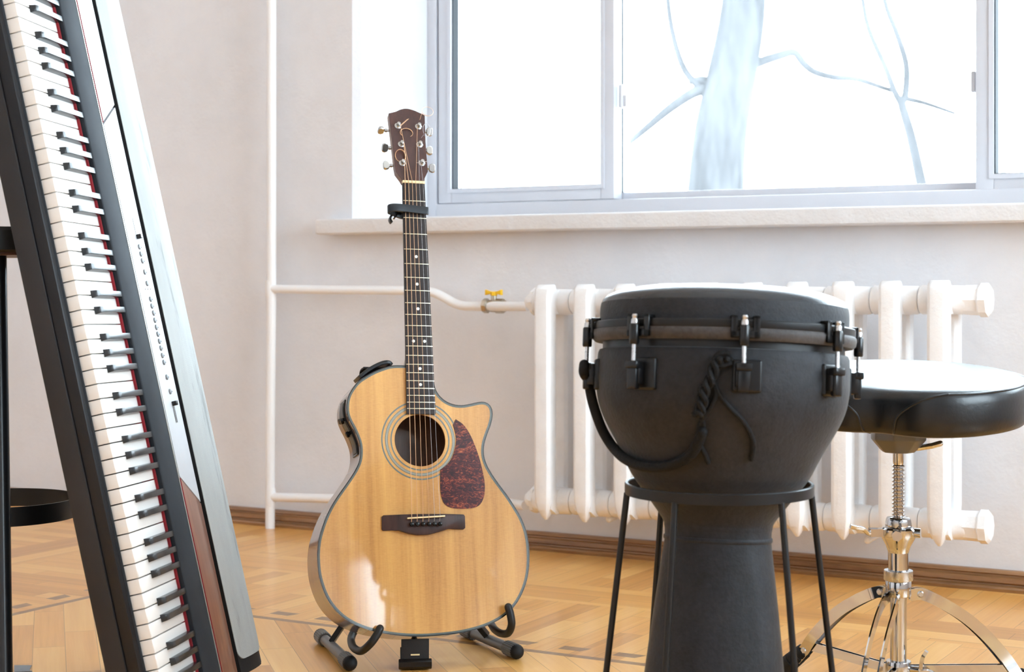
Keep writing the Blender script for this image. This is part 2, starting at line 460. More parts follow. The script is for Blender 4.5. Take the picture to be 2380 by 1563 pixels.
# ---- window_1
win = thing('window_1', 'white plastic sliding window above the radiator', 'window'); win['kind'] = 'structure'
def fx(px, o): return onwall(px, 400, o).x
def fz(px, py, o): return onwall(px, py, o).z
def rect_frame(mb, x0, x1, z0, z1, y0, y1, wl, wr, wb, wt):
    mb.box((x0, y0, z0), (x0 + wl, y1, z1)); mb.box((x1 - wr, y0, z0), (x1, y1, z1))
    mb.box((x0 + wl, y0, z0), (x1 - wr, y1, z0 + wb)); mb.box((x0 + wl, y0, z1 - wt), (x1 - wr, y1, z1))
jx = fx(1013, RO)
zb = fz(1235, 467.5, RO)
mb = MB()
mb.box((wx0, RO, sz1 - .02), (jx, RO + .14, wz1)); mb.box((wx1 - .05, RO, sz1 - .02), (wx1, RO + .14, wz1))
mb.box((jx, RO, sz1 - .02), (wx1 - .05, RO + .14, zb - .002)); mb.box((jx, RO, wz1 - .06), (wx1 - .05, RO + .14, wz1))
mb.bevel(.003, 2)
mb.build('window_frame', 'frame', win)
# left sash
sx0, sx1 = fx(1019, RO + .003), fx(1427, RO + .003)
gl0, gl1 = fx(1049, RO + .003), fx(1396, RO + .003)
gz = fz(1235, 434, RO + .003)
def sash(name, x0, x1, z0, y0, g0, g1, gz0, depth=.052):
    mb = MB()
    z1 = wz1 - .058
    rect_frame(mb, x0, x1, z0, z1, y0, y0 + depth, g0 - x0, x1 - g1, gz0 - z0, .045); mb.bevel(.0025, 2)
    s_ = mb.build(name, 'frame', win)
    mb = MB()
    t = .012                                   # raised glazing bead
    rect_frame(mb, g0 - t, g1 + t, gz0 - t, z1 - .045 + t, y0 - .004, y0 + .002, t, t, t, t)
    mb.build('glazing_bead', 'frame', s_)
    mb = MB()
    rect_frame(mb, g0 - .002, g1 + .002, gz0 - .002, z1 - .043, y0 + .004, y0 + .036, .005, .004, .004, .004)
    mb.build('gasket', 'gasket', s_)
    mb = MB(); mb.box((g0, y0 + .034, gz0), (g1, y0 + .038, z1 - .045)); mb.build('pane', 'glass', s_)
    return s_
sash('sash', sx0, sx1, zb, RO + .003, gl0, gl1, gz)
# second (outer) leaf seen through the glass on the left
mb = MB(); mb.box((gl0 - .02, RO + .085, zb), (fx(1074, RO + .085), RO + .13, wz1 - .06)); mb.bevel(.003, 2); mb.build('outer_stile', 'frame', win)
# right sash
rx0 = fx(2267, RO + .003); rg0 = fx(2310, RO + .003)
rz = fz(2330, 404, RO + .003); rzb = fz(2330, 446, RO + .003)
sash('sash', rx0, wx1 - .052, rzb, RO + .003, rg0, wx1 - .10, rz)
mb = MB(); mb.box((rg0 - .02, RO + .085, rzb), (fx(2339, RO + .085), RO + .13, wz1 - .06)); mb.bevel(.006, 2); mb.build('outer_stile', 'frame', win)
# fixed centre light, set deeper
cy = RO + .058
c0, c1 = fx(1440, cy), fx(2275, cy)
cz = fz(1850, 436, cy)
mb = MB()
mb.box((c0 - .02, cy, zb - .01), (c1 + .05, cy + .05, cz)); mb.box((c0 - .02, cy - .012, zb - .01), (c1 + .05, cy, cz - .022))
mb.box((c0 - .02, cy, cz), (fx(1447, cy), cy + .05, wz1 - .06)); mb.box((c1 - .004, cy, cz), (c1 + .05, cy + .05, wz1 - .06))
mb.box((c0, cy, wz1 - .12), (c1, cy + .05, wz1 - .06)); mb.bevel(.002, 2)
mb.build('centre_frame', 'frame', win)
mb = MB(); mb.box((c0, cy + .022, cz), (c1, cy + .026, wz1 - .1)); mb.build('pane', 'glass', win)
mb = MB(); mb.box((fx(1444.5, cy), cy - .001, cz), (fx(1447.2, cy), cy + .004, wz1 - .12)); mb.build('gasket', 'gasket', win)
# latches on the edges of the two sashes
for px, py0, py1, yy in ((1444, 197, 252, RO + .03), (2262, 166, 216, RO + .03)):
    a = onwall(px, py0, yy); b = onwall(px, py1, yy)
    mb = MB(); mb.box((a.x - .004, yy - .012, b.z), (a.x + .008, yy + .012, a.z)); mb.bevel(.005, 3)
    mb.box((a.x + .004, yy - .005, b.z + .004), (a.x + .018, yy + .006, b.z + (a.z - b.z) * .55))
    mb.build('latch', 'frame', win)

# ---- unseen side wall windows; the small and far ones are added
def plain_window(n, label, f, a, b, z0, z1, parts):      # f(u, depth, z) -> world
    w = thing('window_%d' % n, label, 'window'); w['kind'] = 'structure'
    def bx(mb, u0, u1, d0, d1, q0, q1):
        mb.ring_loft([[Vector(f(u, d, q)) for u, d in ((u0, d0), (u1, d0), (u1, d1), (u0, d1))] for q in (q0, q1)])
    fw = min(.07, (b - a) * .12)
    mb = MB(); cuts = [a + (b - a) * i / parts for i in range(parts + 1)]
    for c in cuts: bx(mb, max(a, c - fw / 2) if c > a else a, min(b, c + fw / 2) if c < b else b, .2, .27, z0, z1)
    bx(mb, a, b, .205, .265, z0, z0 + fw); bx(mb, a, b, .205, .265, z1 - fw, z1)
    mb.build('window_frame', 'frame', w)
    for c, d in zip(cuts, cuts[1:]):
        mb = MB(); bx(mb, c + fw / 2, d - fw / 2, .23, .235, z0 + fw, z1 - fw); mb.build('pane', 'glass', w)
    mb = MB(); bx(mb, a - .06, b + .06, -.05, .2, z0 - .035, z0); mb.build('window_sill', 'sill', w)
a, b, z0, z1 = OPEN[0]; plain_window(2, 'white framed two-leaf window in the side wall', lambda u, d, q: (XR + d, u, q), a, b, z0, z1, 2)
a, b, z0, z1 = OPEN[2]; plain_window(4, 'added white framed two-leaf window far along the unseen side wall', lambda u, d, q: (XR + d, u, q), a, b, z0, z1, 2)  # unseen window added as fill to brighten the room
a, b, z0, z1 = OPEN[1]; plain_window(3, 'small added white framed window, shaped for the guitar reflection', lambda u, d, q: (XR + d, u, q), a, b, z0, z1, 1)  # added opening, sized to mirror as the bright patch on the soundboard

# ------------------------------------------------------------------ heating pipes and radiator
PO = -.055
pipe = thing('heating_pipe', 'white painted heating riser with two branches on the wall', 'pipe')
rx = onwall(629, 900, PO).x
top_z = onwall(629, 672, PO).z
mb = MB(); mb.tube([V(rx + .004, PO, HT), V(rx + .003, PO, top_z + .1), V(rx + .003, PO, top_z), V(rx - .001, PO, .3), V(rx - .002, PO, .0)], .0135, 16); mb.build('riser', 'pipe', pipe)
def wp(px, py, o=PO): return onwall(px, py, o)
pts = [V(rx, PO, wp(640, 672).z), wp(760, 674), wp(900, 675), wp(985, 677), wp(1012, 682), wp(1036, 694), wp(1058, 706), wp(1084, 711.5), wp(1130, 712), wp(1180, 712), wp(1246, 712)]
for i, p in enumerate(pts[7:]): p.y = PO - .02 * min(1, (i + 1) / 3)
RAD_Y = -.145
pts[-1].y = RAD_Y + .045
pts[-2].y = RAD_Y + .05
mb = MB(); mb.tube(catmull(pts, 5), .0125, 14); mb.build('upper_branch', 'pipe', pipe)
pts = [V(rx, PO, wp(640, 1157).z), wp(800, 1160), wp(1000, 1163), wp(1150, 1167), wp(1240, 1171)]
pts[-1].y = RAD_Y + .045
mb = MB(); mb.tube(catmull(pts, 5), .0125, 14); mb.build('lower_branch', 'pipe', pipe)
for z in (top_z, wp(640, 1157).z):
    mb = MB(); mb.lathe([(.0135, -.026), (.0150, -.016), (.0158, 0), (.0150, .016), (.0135, .026)], 16, (rx, PO, z)); mb.build('weld_joint', 'pipe', pipe)
va, vb = wp(1124, 711, PO - .02), wp(1172, 712, PO - .02)
d = (vb - va)
mb = MB(); mb.lathe([(.016, 0), (.0195, .002), (.0195, .014), (.015, .016), (.0165, .022), (.0165, .032), (.015, .036), (.0195, .038), (.0195, d.length - .002), (.016, d.length)], 8, va, d)
mid = (va + vb) / 2
mb.cyl(mid, mid + V(0, 0, .028), .0075, 16)
valve = mb.build('ball_valve', 'brass', pipe, sharp=25)
mb = MB()
zt = mid.z + .028
mb.lathe([(.006, 0), (.0095, .001), (.0095, .010), (.006, .012)], 16, (mid.x, mid.y, zt - .002))
for s in (-1, 1):
    mb.prism([(0, .001), (s * .014, .003), (s * .024, .0), (s * .024, .015), (s * .014, .011), (0, .009)], lambda u, v: (mid.x + u, mid.y - .006, zt + v), lambda u, v: (mid.x + u, mid.y + .006, zt + v))
mb.bevel(.001, 2); mb.build('valve_handle', 'yellow', valve)

# radiator of ten cast sections
x_first, x_last = onwall(1288, 900, RAD_Y).x, onwall(2196, 900, RAD_Y).x
PITCH = (x_last - x_first) / 9
rzt, rzb_ = .700 - .588, .700
rz0 = .108
tilt = .010 / .97
rad = thing('radiator', 'cream painted cast iron radiator of ten sections under the window', 'radiator', Matrix.Translation((x_first, RAD_Y, rz0)))
def section_mesh():
    mb = MB()
    def col(yc, dep, zlo, zhi, w):
        def rr(z, wz, dz, yo=0, n=.35):
            hw, hd = wz / 2, dz / 2; c = min(hw, hd) * n
            return [V(-hw, yc + yo - hd + c, z), V(-hw + c, yc + yo - hd, z), V(hw - c, yc + yo - hd, z), V(hw, yc + yo - hd + c, z), V(hw, yc + yo + hd - c, z), V(hw - c, yc + yo + hd, z), V(-hw + c, yc + yo + hd, z), V(-hw, yc + yo + hd - c, z)]
        sgn = -1 if yc < 0 else 1
        ks = -sgn
        prof = [(zlo, .12, .22, .006), (zlo + .010, .38, .50, .004), (zlo + .026, .70, .8, .002), (zlo + .045, .92, .95, .001), (zlo + .070, 1., 1., 0), (zhi - .03, 1., 1., 0), (zhi - .012, 1.02, .92, .002), (zhi - .002, .9, .68, .006), (zhi, .75, .5, .008)]
        mb.ring_loft([rr(z, w * a, dep * b_, ks * e) for z, a, b_, e in prof])
    col(-.0475, .045, 0, .588, .046)
    col(.0475, .045, .012, .560, .044)
    for zc in (.044, .544):
        mb.lathe([(.030, -.054), (.0335, -.048), (.0325, -.006), (.0335, .006), (.0325, .048), (.030, .054)], 20, (0, 0, zc), (1, 0, 0))
        hw = .023
        mb.ring_loft([[V(-hw * .85, -.055, zc + t * k) for t in ()] or [V(-hw, y, zc - .040 * q), V(hw, y, zc - .040 * q), V(hw, y, zc + .040 * q), V(-hw, y, zc + .040 * q)] for y, q in ((-.056, .40), (-.03, .78), (.03, .78), (.056, .40))])
    return mb
mb = section_mesh(); mb.bevel(.003, 2, 40); sec = mb.build('section', 'rad', rad, sharp=50)
for i in range(1, 10):
    c = copy_of(sec, (i * PITCH, 0, tilt * i * PITCH), rad)
for zc in (.044, .544):
    mb = MB(); mb.lathe([(.031, .0), (.036, .004), (.036, .012), (.024, .016), (.022, .026), (.015, .034)], 8, (-.044, 0, zc), (-1, 0, 0)); mb.build('bushing', 'rad', rad)
    mb = MB(); e = 9 * PITCH
    mb.lathe([(.033, 0), (.034, .030), (.038, .034), (.038, .050), (.030, .056)], 8, (e + .046, 0, zc + tilt * e), (1, 0, 0)); mb.build('end_plug', 'rad', rad)
b = onwall(2032, 1250, -.09)
for q in (b, onwall(1436, 1202, -.09)):
    mb = MB(); mb.tube([V(q.x, -.0095, q.z + .006), V(q.x, -.14, q.z)], .008, 12, round_ends=True); o = mb.build('wall_mount', 'rad', rad); o.matrix_parent_inverse = rad.matrix_world.inverted()

# wall socket at the far left
q = onwall(-4, 770, -.001)
mb = MB(); mb.box((q.x - .04, -.012, q.z - .04), (q.x + .04, 0, q.z + .04)); mb.bevel(.006, 3)
sock = mb.build('wall_socket', 'outlet'); tag(sock, 'small white wall socket at the left picture edge, between stool and piano', 'socket')
mb = MB(); mb.lathe([(.021, 0), (.021, .006), (.017, .008)], 24, (q.x, -.012, q.z), (0, -1, 0)); mb.build('socket_insert', 'outlet', sock)

# ------------------------------------------------------------------ digital piano, standing on its end
kp, kd, kL, kn = (-.67057956, 2.58169364, .67097648), (.14056719, .98981528, -.02250718), (.22263744, -.05375187, -.97341836), (.96471417, -.13181975, .22792569)
def cvec(v): return CROT @ Vector(v)
o_ = cw(kp[0], kp[1], kp[2] + HC - .688)
mm = Matrix.Identity(4)
for i, a in enumerate((kd, kL, kn)):
    w = cvec(a)
    for r in range(3): mm[r][i] = w[r]
mm.translation = o_
piano = thing('digital_piano', 'black digital piano standing on its end, silver panel and grey speaker grille', 'piano', mm)
KW = .0235
T0, T1 = -24 * KW - .045, 28 * KW + .0105
def pp(poly, t0, t1, name, mat, parent=piano, bev=0., sharp=30, seg=2):     # poly in (depth, height) extruded along the keys
    mb = MB(); mb.prism(poly, lambda u, v: (u, t0, v), lambda u, v: (u, t1, v))
    if bev: mb.bevel(bev, seg)
    return mb.build(name, mat, parent, sharp)
# case: tray below the keys, then raised back
pp([(-.010, -.078), (.425, -.078), (.432, -.070), (.432, .014), (.428, .0175), (.322, .0105), (.315, .004), (.1535, .004), (.1535, -.024), (-.010, -.024)], T0, T1, 'case', 'pcase', bev=.003)
pp([(-.016, -.078), (-.010, -.078), (-.010, -.045), (-.016, -.045)], T0, T1, 'lower_rail', 'pcase', bev=.002)
pp([(-.0125, -.0445), (-.004, -.0445), (-.004, -.0215), (-.0125, -.0255)], T0, T1, 'upper_rail', 'prail', bev=.0015)
pp([(-.006, -.0235), (-.0015, -.0235), (-.0015, -.0195), (-.0045, -.0195)], T0, T1, 'rail_lip', 'pstrip', bev=.0008)
for a, b, nm in ((T0, -24 * KW - .001, 'end_block'), (28 * KW + .001, T1, 'end_block')):
    pp([(-.008, -.03), (.158, -.03), (.158, .012), (.02, .010), (-.008, .002)], a, b, nm, 'pcase', bev=.003)
pp([(.1465, -.02), (.1535, -.02), (.1535, .0035), (.149, .0035)], -24 * KW, 28 * KW, 'key_felt', 'felt')
pp([(.1545, .002), (.227, .002), (.227, .0122), (.1575, .0122), (.1545, .0105)], T0, T1, 'key_cover_strip', 'pstrip', bev=.0012)
pp([(.2275, .002), (.2305, .002), (.2305, .0128), (.2275, .0128)], T0, T1, 'trim_line', 'ptrim')
pp([(.2312, .002), (.2335, .002), (.2335, .0105), (.2312, .0105)], T0, T1, 'trim_groove', 'pcase')
# control panel with slanting joints: veneer near the lower end, pale panel in the middle
def tp(px, py): # photo position -> position along the keys on the panel
    return 0
def quadplate(name, mat, pts, h0=.002, h1=.0128, bev=.0006):
    mb = MB(); mb.prism(pts, lambda u, v: (u, v, h0), lambda u, v: (u, v, h1)); mb.bevel(bev, 2); return mb.build(name, mat, piano, 30)
p0, p1 = .2340, .3075
quadplate('control_panel', 'psilver', [(p0, -.2975), (p1, -.337), (p1, .3630), (p0, .3115)])
quadplate('wood_panel', 'pwood', [(p0, .3145), (p1, .366), (p1, T1 - .004), (p0, T1 - .004)])
quadplate('upper_panel', 'psilver', [(p0, T0 + .004), (p1, T0 + .004), (p1, -.3415), (p0, -.302)])
pp([(.2325, .0105), (.2338, .0105), (.2338, .0135), (.2325, .0135)], .3145, T1 - .004, 'panel_edge_line', 'felt')
pp([(.2325, .0105), (.2338, .0105), (.2338, .0135), (.2325, .0135)], T0 + .004, -.301, 'panel_edge_line', 'felt')
pp([(.3085, -.002), (.3165, -.002), (.3165, .002), (.3085, .002)], T0, T1, 'panel_gap', 'rubber')
# speaker grille: gently arched, rounded at the lower end
arch = [(.3183, .0160), (.332, .0200), (.350, .0245), (.370, .0268), (.390, .0272), (.405, .0262), (.416, .0238)]
def arch_h(u):
    for (a, h), (b, k) in zip(arch, arch[1:]):
        if u <= b: return h + (k - h) * max(0, (u - a)) / (b - a)
    return arch[-1][1]
g1 = 27.35 * KW
mb = MB(); NU, rows = 18, []
us = [.318 + (.416 - .318) * i / NU for i in range(NU + 1)]
tsr = [T0 + .01 + (g1 - .02 - T0 - .01) * i / 40 for i in range(41)] + [g1 - .02 + .02 * math.sin(R(90) * i / 8) for i in range(1, 9)]
def inset(t):
    k = (t - (g1 - .02)) / .02
    return 0 if k <= 0 else .018 * (1 - math.sqrt(max(0, 1 - k * k)))
top = []
for t in tsr:
    i = inset(t)
    top.append([mb.bm.verts.new((u0, t + (u0 - .318) * -.0, arch_h(u0))) for u0 in [.318 + i + (.098 - 2 * i) * j / NU for j in range(NU + 1)]])
bot = [[mb.bm.verts.new((v.co.x, v.co.y, v.co.z - .004 if 0 < j < NU else v.co.z - .004)) for j, v in enumerate(r)] for r in top]
for a, b, fl_ in ((top, None, 0), (bot, None, 1)):
    for i in range(len(a) - 1):
        for j in range(NU): mb.face((a[i][j], a[i][j + 1], a[i + 1][j + 1], a[i + 1][j]))
for i in range(len(top) - 1):
    for j in (0, NU): mb.face((top[i][j], top[i + 1][j], bot[i + 1][j], bot[i][j]))
for i in (0, len(top) - 1):
    for j in range(NU): mb.face((top[i][j], top[i][j + 1], bot[i][j + 1], bot[i][j]))
mb.build('speaker_grille', 'grille', piano, 50)
arch_pts = [(u, h - .002) for u, h in arch]
pp([(.3172, .004), (.3172, .0150)] + [(u, h - .0035) for u, h in arch[1:]] + [(.424, .016), (.428, .010)], T0, T1, 'grille_frame', 'rubber', sharp=30)
# keys
def white_key(name):
    mb = MB(); w = KW * .5 - .0009
    mb.prism([(0, -.0225), (.1525, -.0225), (.1525, 0), (.0015, 0), (0, -.0012)], lambda u, v: (u, -w, v), lambda u, v: (u, w, v)); mb.bevel(.0007, 2, 50)
    return mb.build(name, 'wkey', piano, 30)
w0 = white_key('white_key'); w0.location = (0, (-24 + .5) * KW, 0)
for k in range(-23, 28): copy_of(w0, (random.uniform(-.0003, .0003), (k + .5) * KW, random.uniform(-.0002, .0002)), piano)
mb = MB()
def bk(y, zt): return
rings = []
for u, zt, hw in ((.0505, .0015, .0062), (.0535, .0095, .0050), (.0600, .0112, .0046), (.0625, .0116, .0046), (.1575, .0108, .0046)):
    rings.append((u, zt, hw))
L_ = []
for u, zt, hw in rings: L_.append([V(u, -.0062, -.003), V(u, .0062, -.003), V(u, hw, zt), V(u, -hw, zt)])
mb.ring_loft(L_); mb.bevel(.0006, 2, 25)
b0 = mb.build('black_key', 'bkey', piano, 30)
first = True
offs = {0: -.12, 1: .12, 3: -.16, 4: 0., 5: .16}
for octv in range(-4, 4):
    for j, of in offs.items():
        # octave start: C at k = -1 + 7*octv (boundary after key j)
        k = -1 + 7 * octv + j + 1
        if k < -23 or k > 27: continue
        loc = (0, (k + of * .5) * KW, 0)
        if first: b0.location = loc; first = False
        else: copy_of(b0, loc, piano)
# buttons, lenses and sliders, placed along the panel
def panel_point(px, py, h=.0128):
    # intersect the sight line with the panel plane in the piano's own axes
    o = Vector((0, -DW, HC)); d = at(px, py, 2.5) - o
    inv = mm.inverted(); lo = inv @ o; ld = inv.to_3x3() @ d
    t = (h - lo.z) / ld.z
    return lo + ld * t
BT = [(323, 574.5), (326.5, 591), (330, 607), (335.5, 633), (341, 659.5), (349, 696), (352, 712), (356, 728.5), (359, 745), (362.5, 761.5), (366, 777.5), (369.5, 794), (373, 810), (376.5, 827), (380, 843), (387, 877.5), (394.5, 911)]
bt0 = None
def panel_loc(px, py): p = panel_point(px, py); return (min(max(p.x, p0 + .004), p1 - .004), p.y, .0128)
for px, py in BT:
    l = panel_loc(px, py)
    if bt0 is None:
        mb = MB(); mb.lathe([(.0047, -.002), (.0047, .0012), (.0040, .0022), (.002, .0026)], 20); bt0 = mb.build('button', 'button', piano); bt0.location = l
    else: copy_of(bt0, l, piano)
ld0 = None
for px, py in BT[:4] + [(None, None)] * 0 + BT[5:]:
    l = panel_loc(px, py); l = (l[0] + .0105, l[1], .0128)
    if ld0 is None:
        mb = MB(); mb.lathe([(.0011, -.001), (.0011, .0004), (.0006, .0007)], 10); ld0 = mb.build('indicator_light', 'led', piano); ld0.location = l
    else: copy_of(ld0, l, piano)
for q in ((337.5, 672.5), (343.3, 672.5), (349.5, 672.5)): copy_of(ld0, panel_loc(*q), piano)
for (a, b, cap) in (((308.5, 506), (320, 553), (318.5, 551)), ((399.5, 934), (412, 984), (401, 939))):
    la, lb, lc = panel_loc(*a), panel_loc(*b), panel_loc(*cap)
    xm = (la[0] + lb[0]) / 2
    mb = MB()
    y0, y1 = la[1], lb[1]
    mb.box((xm - .0045, y0, .0122), (xm + .0045, y1, .01315)); fr_ = mb.build('slider_slot', 'ptrim', piano)
    mb = MB(); mb.box((xm - .0040, y0 + .001, .0127), (xm - .0012, y1 - .001, .0134)); mb.box((xm + .0015, y0 + .001, .0127), (xm + .0040, y1 - .001, .0134)); mb.build('slot_groove', 'led', fr_)
    mb = MB(); mb.prism([(-.005, .013), (.006, .013), (.004, .021), (-.003, .021)], lambda u, v: (xm + u, lc[1] - .004, v), lambda u, v: (xm + u, lc[1] + .004, v)); mb.bevel(.001, 2); mb.build('slider_knob', 'plastic2', fr_)
# rubber feet on the underside
for t in (28 * KW - .07, -20 * KW):
    for u in (.03, .39):
        mb = MB(); mb.lathe([(.016, 0), (.016, .006), (.012, .009)], 20, (u, t, -.0775), (0, 0, -1)); mb.build('rubber_foot', 'rubber', piano)

# ------------------------------------------------------------------ guitar
ga, gb, gn = (.95427497, .29725981, -.03155783), (-.04666427, .25240891, .96649479), (.29526553, -.92082916, .25473892)
gm = Matrix.Identity(4)
for i, v in enumerate((ga, tuple(-q for q in gn), gb)):
    w = cvec(v)
    for r in range(3): gm[r][i] = w[r]
gm.translation = cw(-.15899097, 3.04871229, .26018934 + HC - .688)
guitar = thing('acoustic_guitar', 'natural spruce cutaway acoustic guitar with red tortoiseshell pickguard on a stand', 'guitar', gm)
def gl(px, py, y=0.):       # photo position -> guitar axes at depth y behind the string plane
    o = Vector((0, -DW, HC)); d = at(px, py, 3.) - o
    inv = gm.inverted(); lo = inv @ o; ld = inv.to_3x3() @ d
    t = (y - lo.y) / ld.y
    return lo + ld * t
SB = .006
OUT = [(-271, 2852), (-501, 2845), (-671, 2801), (-873, 2719), (-1054, 2616), (-1182, 2521), (-1294, 2381), (-1365, 2244), (-1397, 2088), (-1392, 1932), (-1347, 1797), (-1278, 1662), (-1218, 1527), (-1170, 1372), (-1161, 1218), (-1183, 1064), (-1240, 930), (-1322, 796), (-1429, 645), (-1548, 485), (-1648, 345), (-1735, 205), (-1823, 30), (-1893, -151), (-1955, -356), (-1985, -570), (-1987, -763), (-1966, -980), (-1919, -1173), (-1846, -1363), (-1742, -1535), (-1607, -1685), (-1439, -1815), (-1230, -1920), (-985, -2003), (-701, -2064), (-411, -2103), (-118, -2119), (174, -2112), (470, -2092), (766, -2050), (1070, -1975), (1334, -1868), (1545, -1728), (1720, -1541), (1852, -1316), (1938, -1070), (1980, -799), (1982, -510), (1945, -255), (1873, -39), (1773, 150), (1635, 370), (1500, 560), (1367, 749), (1262, 927), (1204, 1080), (1187, 1222), (1207, 1380), (1268, 1555), (1338, 1717), (1388, 1890), (1386, 2036), (1327, 2135), (1226, 2175), (1103, 2165), (959, 2132), (794, 2107), (625, 2125), (473, 2195), (360, 2304), (295, 2430), (270, 2600), (262, 2800)]
out2 = [p.xy for p in catmull([V(a / 1e4, b / 1e4, 0) for a, b in OUT], 3)]
out2.append(Vector((OUT[0][0] / 1e4 + .027 * 1., OUT[0][1] / 1e4 + .0005)))
def offset(poly, w):
    n = len(poly); r = []
    for i in range(n):
        t = (poly[(i + 1) % n] - poly[i - 1]).normalized()
        r.append(poly[i] + Vector((-t.y, t.x)) * w)
    return r
def area(p): return sum(p[i - 1].x * p[i].y - p[i].x * p[i - 1].y for i in range(len(p))) / 2
SGN = 1 if area(out2) > 0 else -1
def inset2(w): return offset(out2, w * SGN)
def depth_at(b): return .104 - .016 * max(0, min(1, (b + .2) / .5))
mb = MB()
n_ = len(out2)
r0 = [V(p.x, SB + .0002, p.y) for p in out2]
ins = inset2(.006)
r1 = [V(p.x, SB + depth_at(p.y) - .003, p.y) for p in out2]; r2 = [V(p.x, SB + depth_at(p.y), p.y) for p in inset2(.003)]
mb.ring_loft([r0, r1, r2], False, True)
mb.build('body', 'gside', guitar, 40)
# soundboard with sound hole
HCN, HR = Vector((-.0027, .1440)), .0484
mb = MB()
i3 = inset2(.0045)
vo = [mb.bm.verts.new((p.x, SB, p.y)) for p in i3]
vi = [mb.bm.verts.new((HCN.x + HR * math.cos(2 * math.pi * k / 72), SB, HCN.y + HR * math.sin(2 * math.pi * k / 72))) for k in range(72)]
es = [mb.bm.edges.new((vo[i], vo[(i + 1) % len(vo)])) for i in range(len(vo))] + [mb.bm.edges.new((vi[i], vi[(i + 1) % 72])) for i in range(72)]
bmesh.ops.triangle_fill(mb.bm, use_beauty=True, use_dissolve=False, edges=es)
for f in list(mb.bm.faces):
    c = f.calc_center_median()
    if (Vector((c.x, c.z)) - HCN).length < HR * .96: mb.bm.faces.remove(f)
vi2 = [mb.bm.verts.new((v.co.x, SB + .0032, v.co.z)) for v in vi]
for i in range(72): mb.face((vi[i], vi[(i + 1) % 72], vi2[(i + 1) % 72], vi2[i]))
mb.build('soundboard', 'spruce', guitar, 40)
def band(name, mat, wa, wb, y, lip=0.):
    mb = MB(); A = inset2(wa); B = inset2(wb)
    rows = []
    if lip: rows.append([V(p.x, y + lip, p.y) for p in A])
    rows += [[V(p.x, y, p.y) for p in A], [V(p.x, y, p.y) for p in B], [V(p.x, y + .0012, p.y) for p in B]]
    mb.ring_loft(rows, False, False); return mb.build(name, mat, guitar, 40)
band('binding', 'bind', -.0004, .0016, SB - .0004, .0055)
band('purfling', 'purf', .0016, .0048, SB - .0003)
def annulus(name, mat, ra, rb, y):
    mb = MB(); rows = []
    for r, yy in ((ra, y + .0006), (ra, y), (rb, y), (rb, y + .0006)):
        rows.append([V(HCN.x + r * math.cos(2 * math.pi * k / 96), yy, HCN.y + r * math.sin(2 * math.pi * k / 96)) for k in range(96)])
    mb.ring_loft(rows, False, False); return mb.build(name, mat, guitar, 40)
k_ = HR / 247
for a, b in ((275, 288), (363, 377)): annulus('rosette_ring', 'ring', a * k_, b * k_, SB - .0002)
annulus('rosette_ring', 'ring', 313 * k_, 340 * k_, SB - .0002)
for a in (321, 330): annulus('rosette_line', 'ringl', (a - 1.4) * k_, (a + 1.4) * k_, SB - .00035)
PG = [(671, 1840), (817, 1735), (934, 1557), (1025, 1339), (1099, 1104), (1154, 849), (1181, 614), (1159, 401), (1078, 247), (951, 184), (761, 166), (531, 185), (411, 245), (350, 350), (324, 541), (337, 890), (467, 987), (575, 1130), (652, 1362), (655, 1556), (612, 1734)]
pgc = [V(a / 1e4, b / 1e4, 0) for a, b in PG]
pgp = [p.xy for p in catmull(pgc[:16], 4)] + [p.xy for p in catmull(pgc[15:], 3)][1:]
mb = MB(); mb.ring_loft([[V(p.x, SB, p.y) for p in pgp], [V(p.x, SB - .0011, p.y) for p in pgp]]); mb.build('pickguard', 'tort', guitar, 30)
BR = [(-800, 27), (-768, 58), (-423, 65), (-141, 70), (396, 67), (748, 59), (771, 27), (768, -190), (728, -217), (442, -205), (245, -263), (41, -308), (-153, -312), (-314, -285), (-488, -228), (-624, -219), (-784, -222), (-804, -198)]
brp = [Vector((a / 1e4, b / 1e4)) for a, b in BR]
mb = MB()
def brh(p): return SB - (.0035 if abs(p.x) > .05 else .0085)
mb.ring_loft([[V(p.x, SB, p.y) for p in brp], [V(p.x, brh(p), p.y) for p in brp]]); mb.bevel(.0012, 2, 50)
bridge = mb.build('bridge', 'rosew', guitar, 30)
mb = MB(); mb.sweep([V(-.0345, -.0045, -.0012), V(.0365, -.0045, .0022)], [(-.0014, -.003), (.0014, -.003), (.0014, .003), (-.0014, .003)], up=(0, -1, 0)); mb.bevel(.0005, 2); mb.build('saddle', 'bone', bridge)
PINX = [-.0268, -.0163, -.0055, .0055, .0161, .0266]
pn = None
for a in PINX:
    if pn is None:
        mb = MB(); mb.lathe([(.0022, 0), (.0026, .002), (.0040, .0032), (.0043, .0048), (.0034, .0068), (.0012, .0077)], 16, (0, 0, 0), (0, -1, 0)); pn = mb.build('bridge_pin', 'plastic2', bridge); pn.location = (a, -.003, -.0122)
    else: copy_of(pn, (a, -.003, -.0122), bridge)
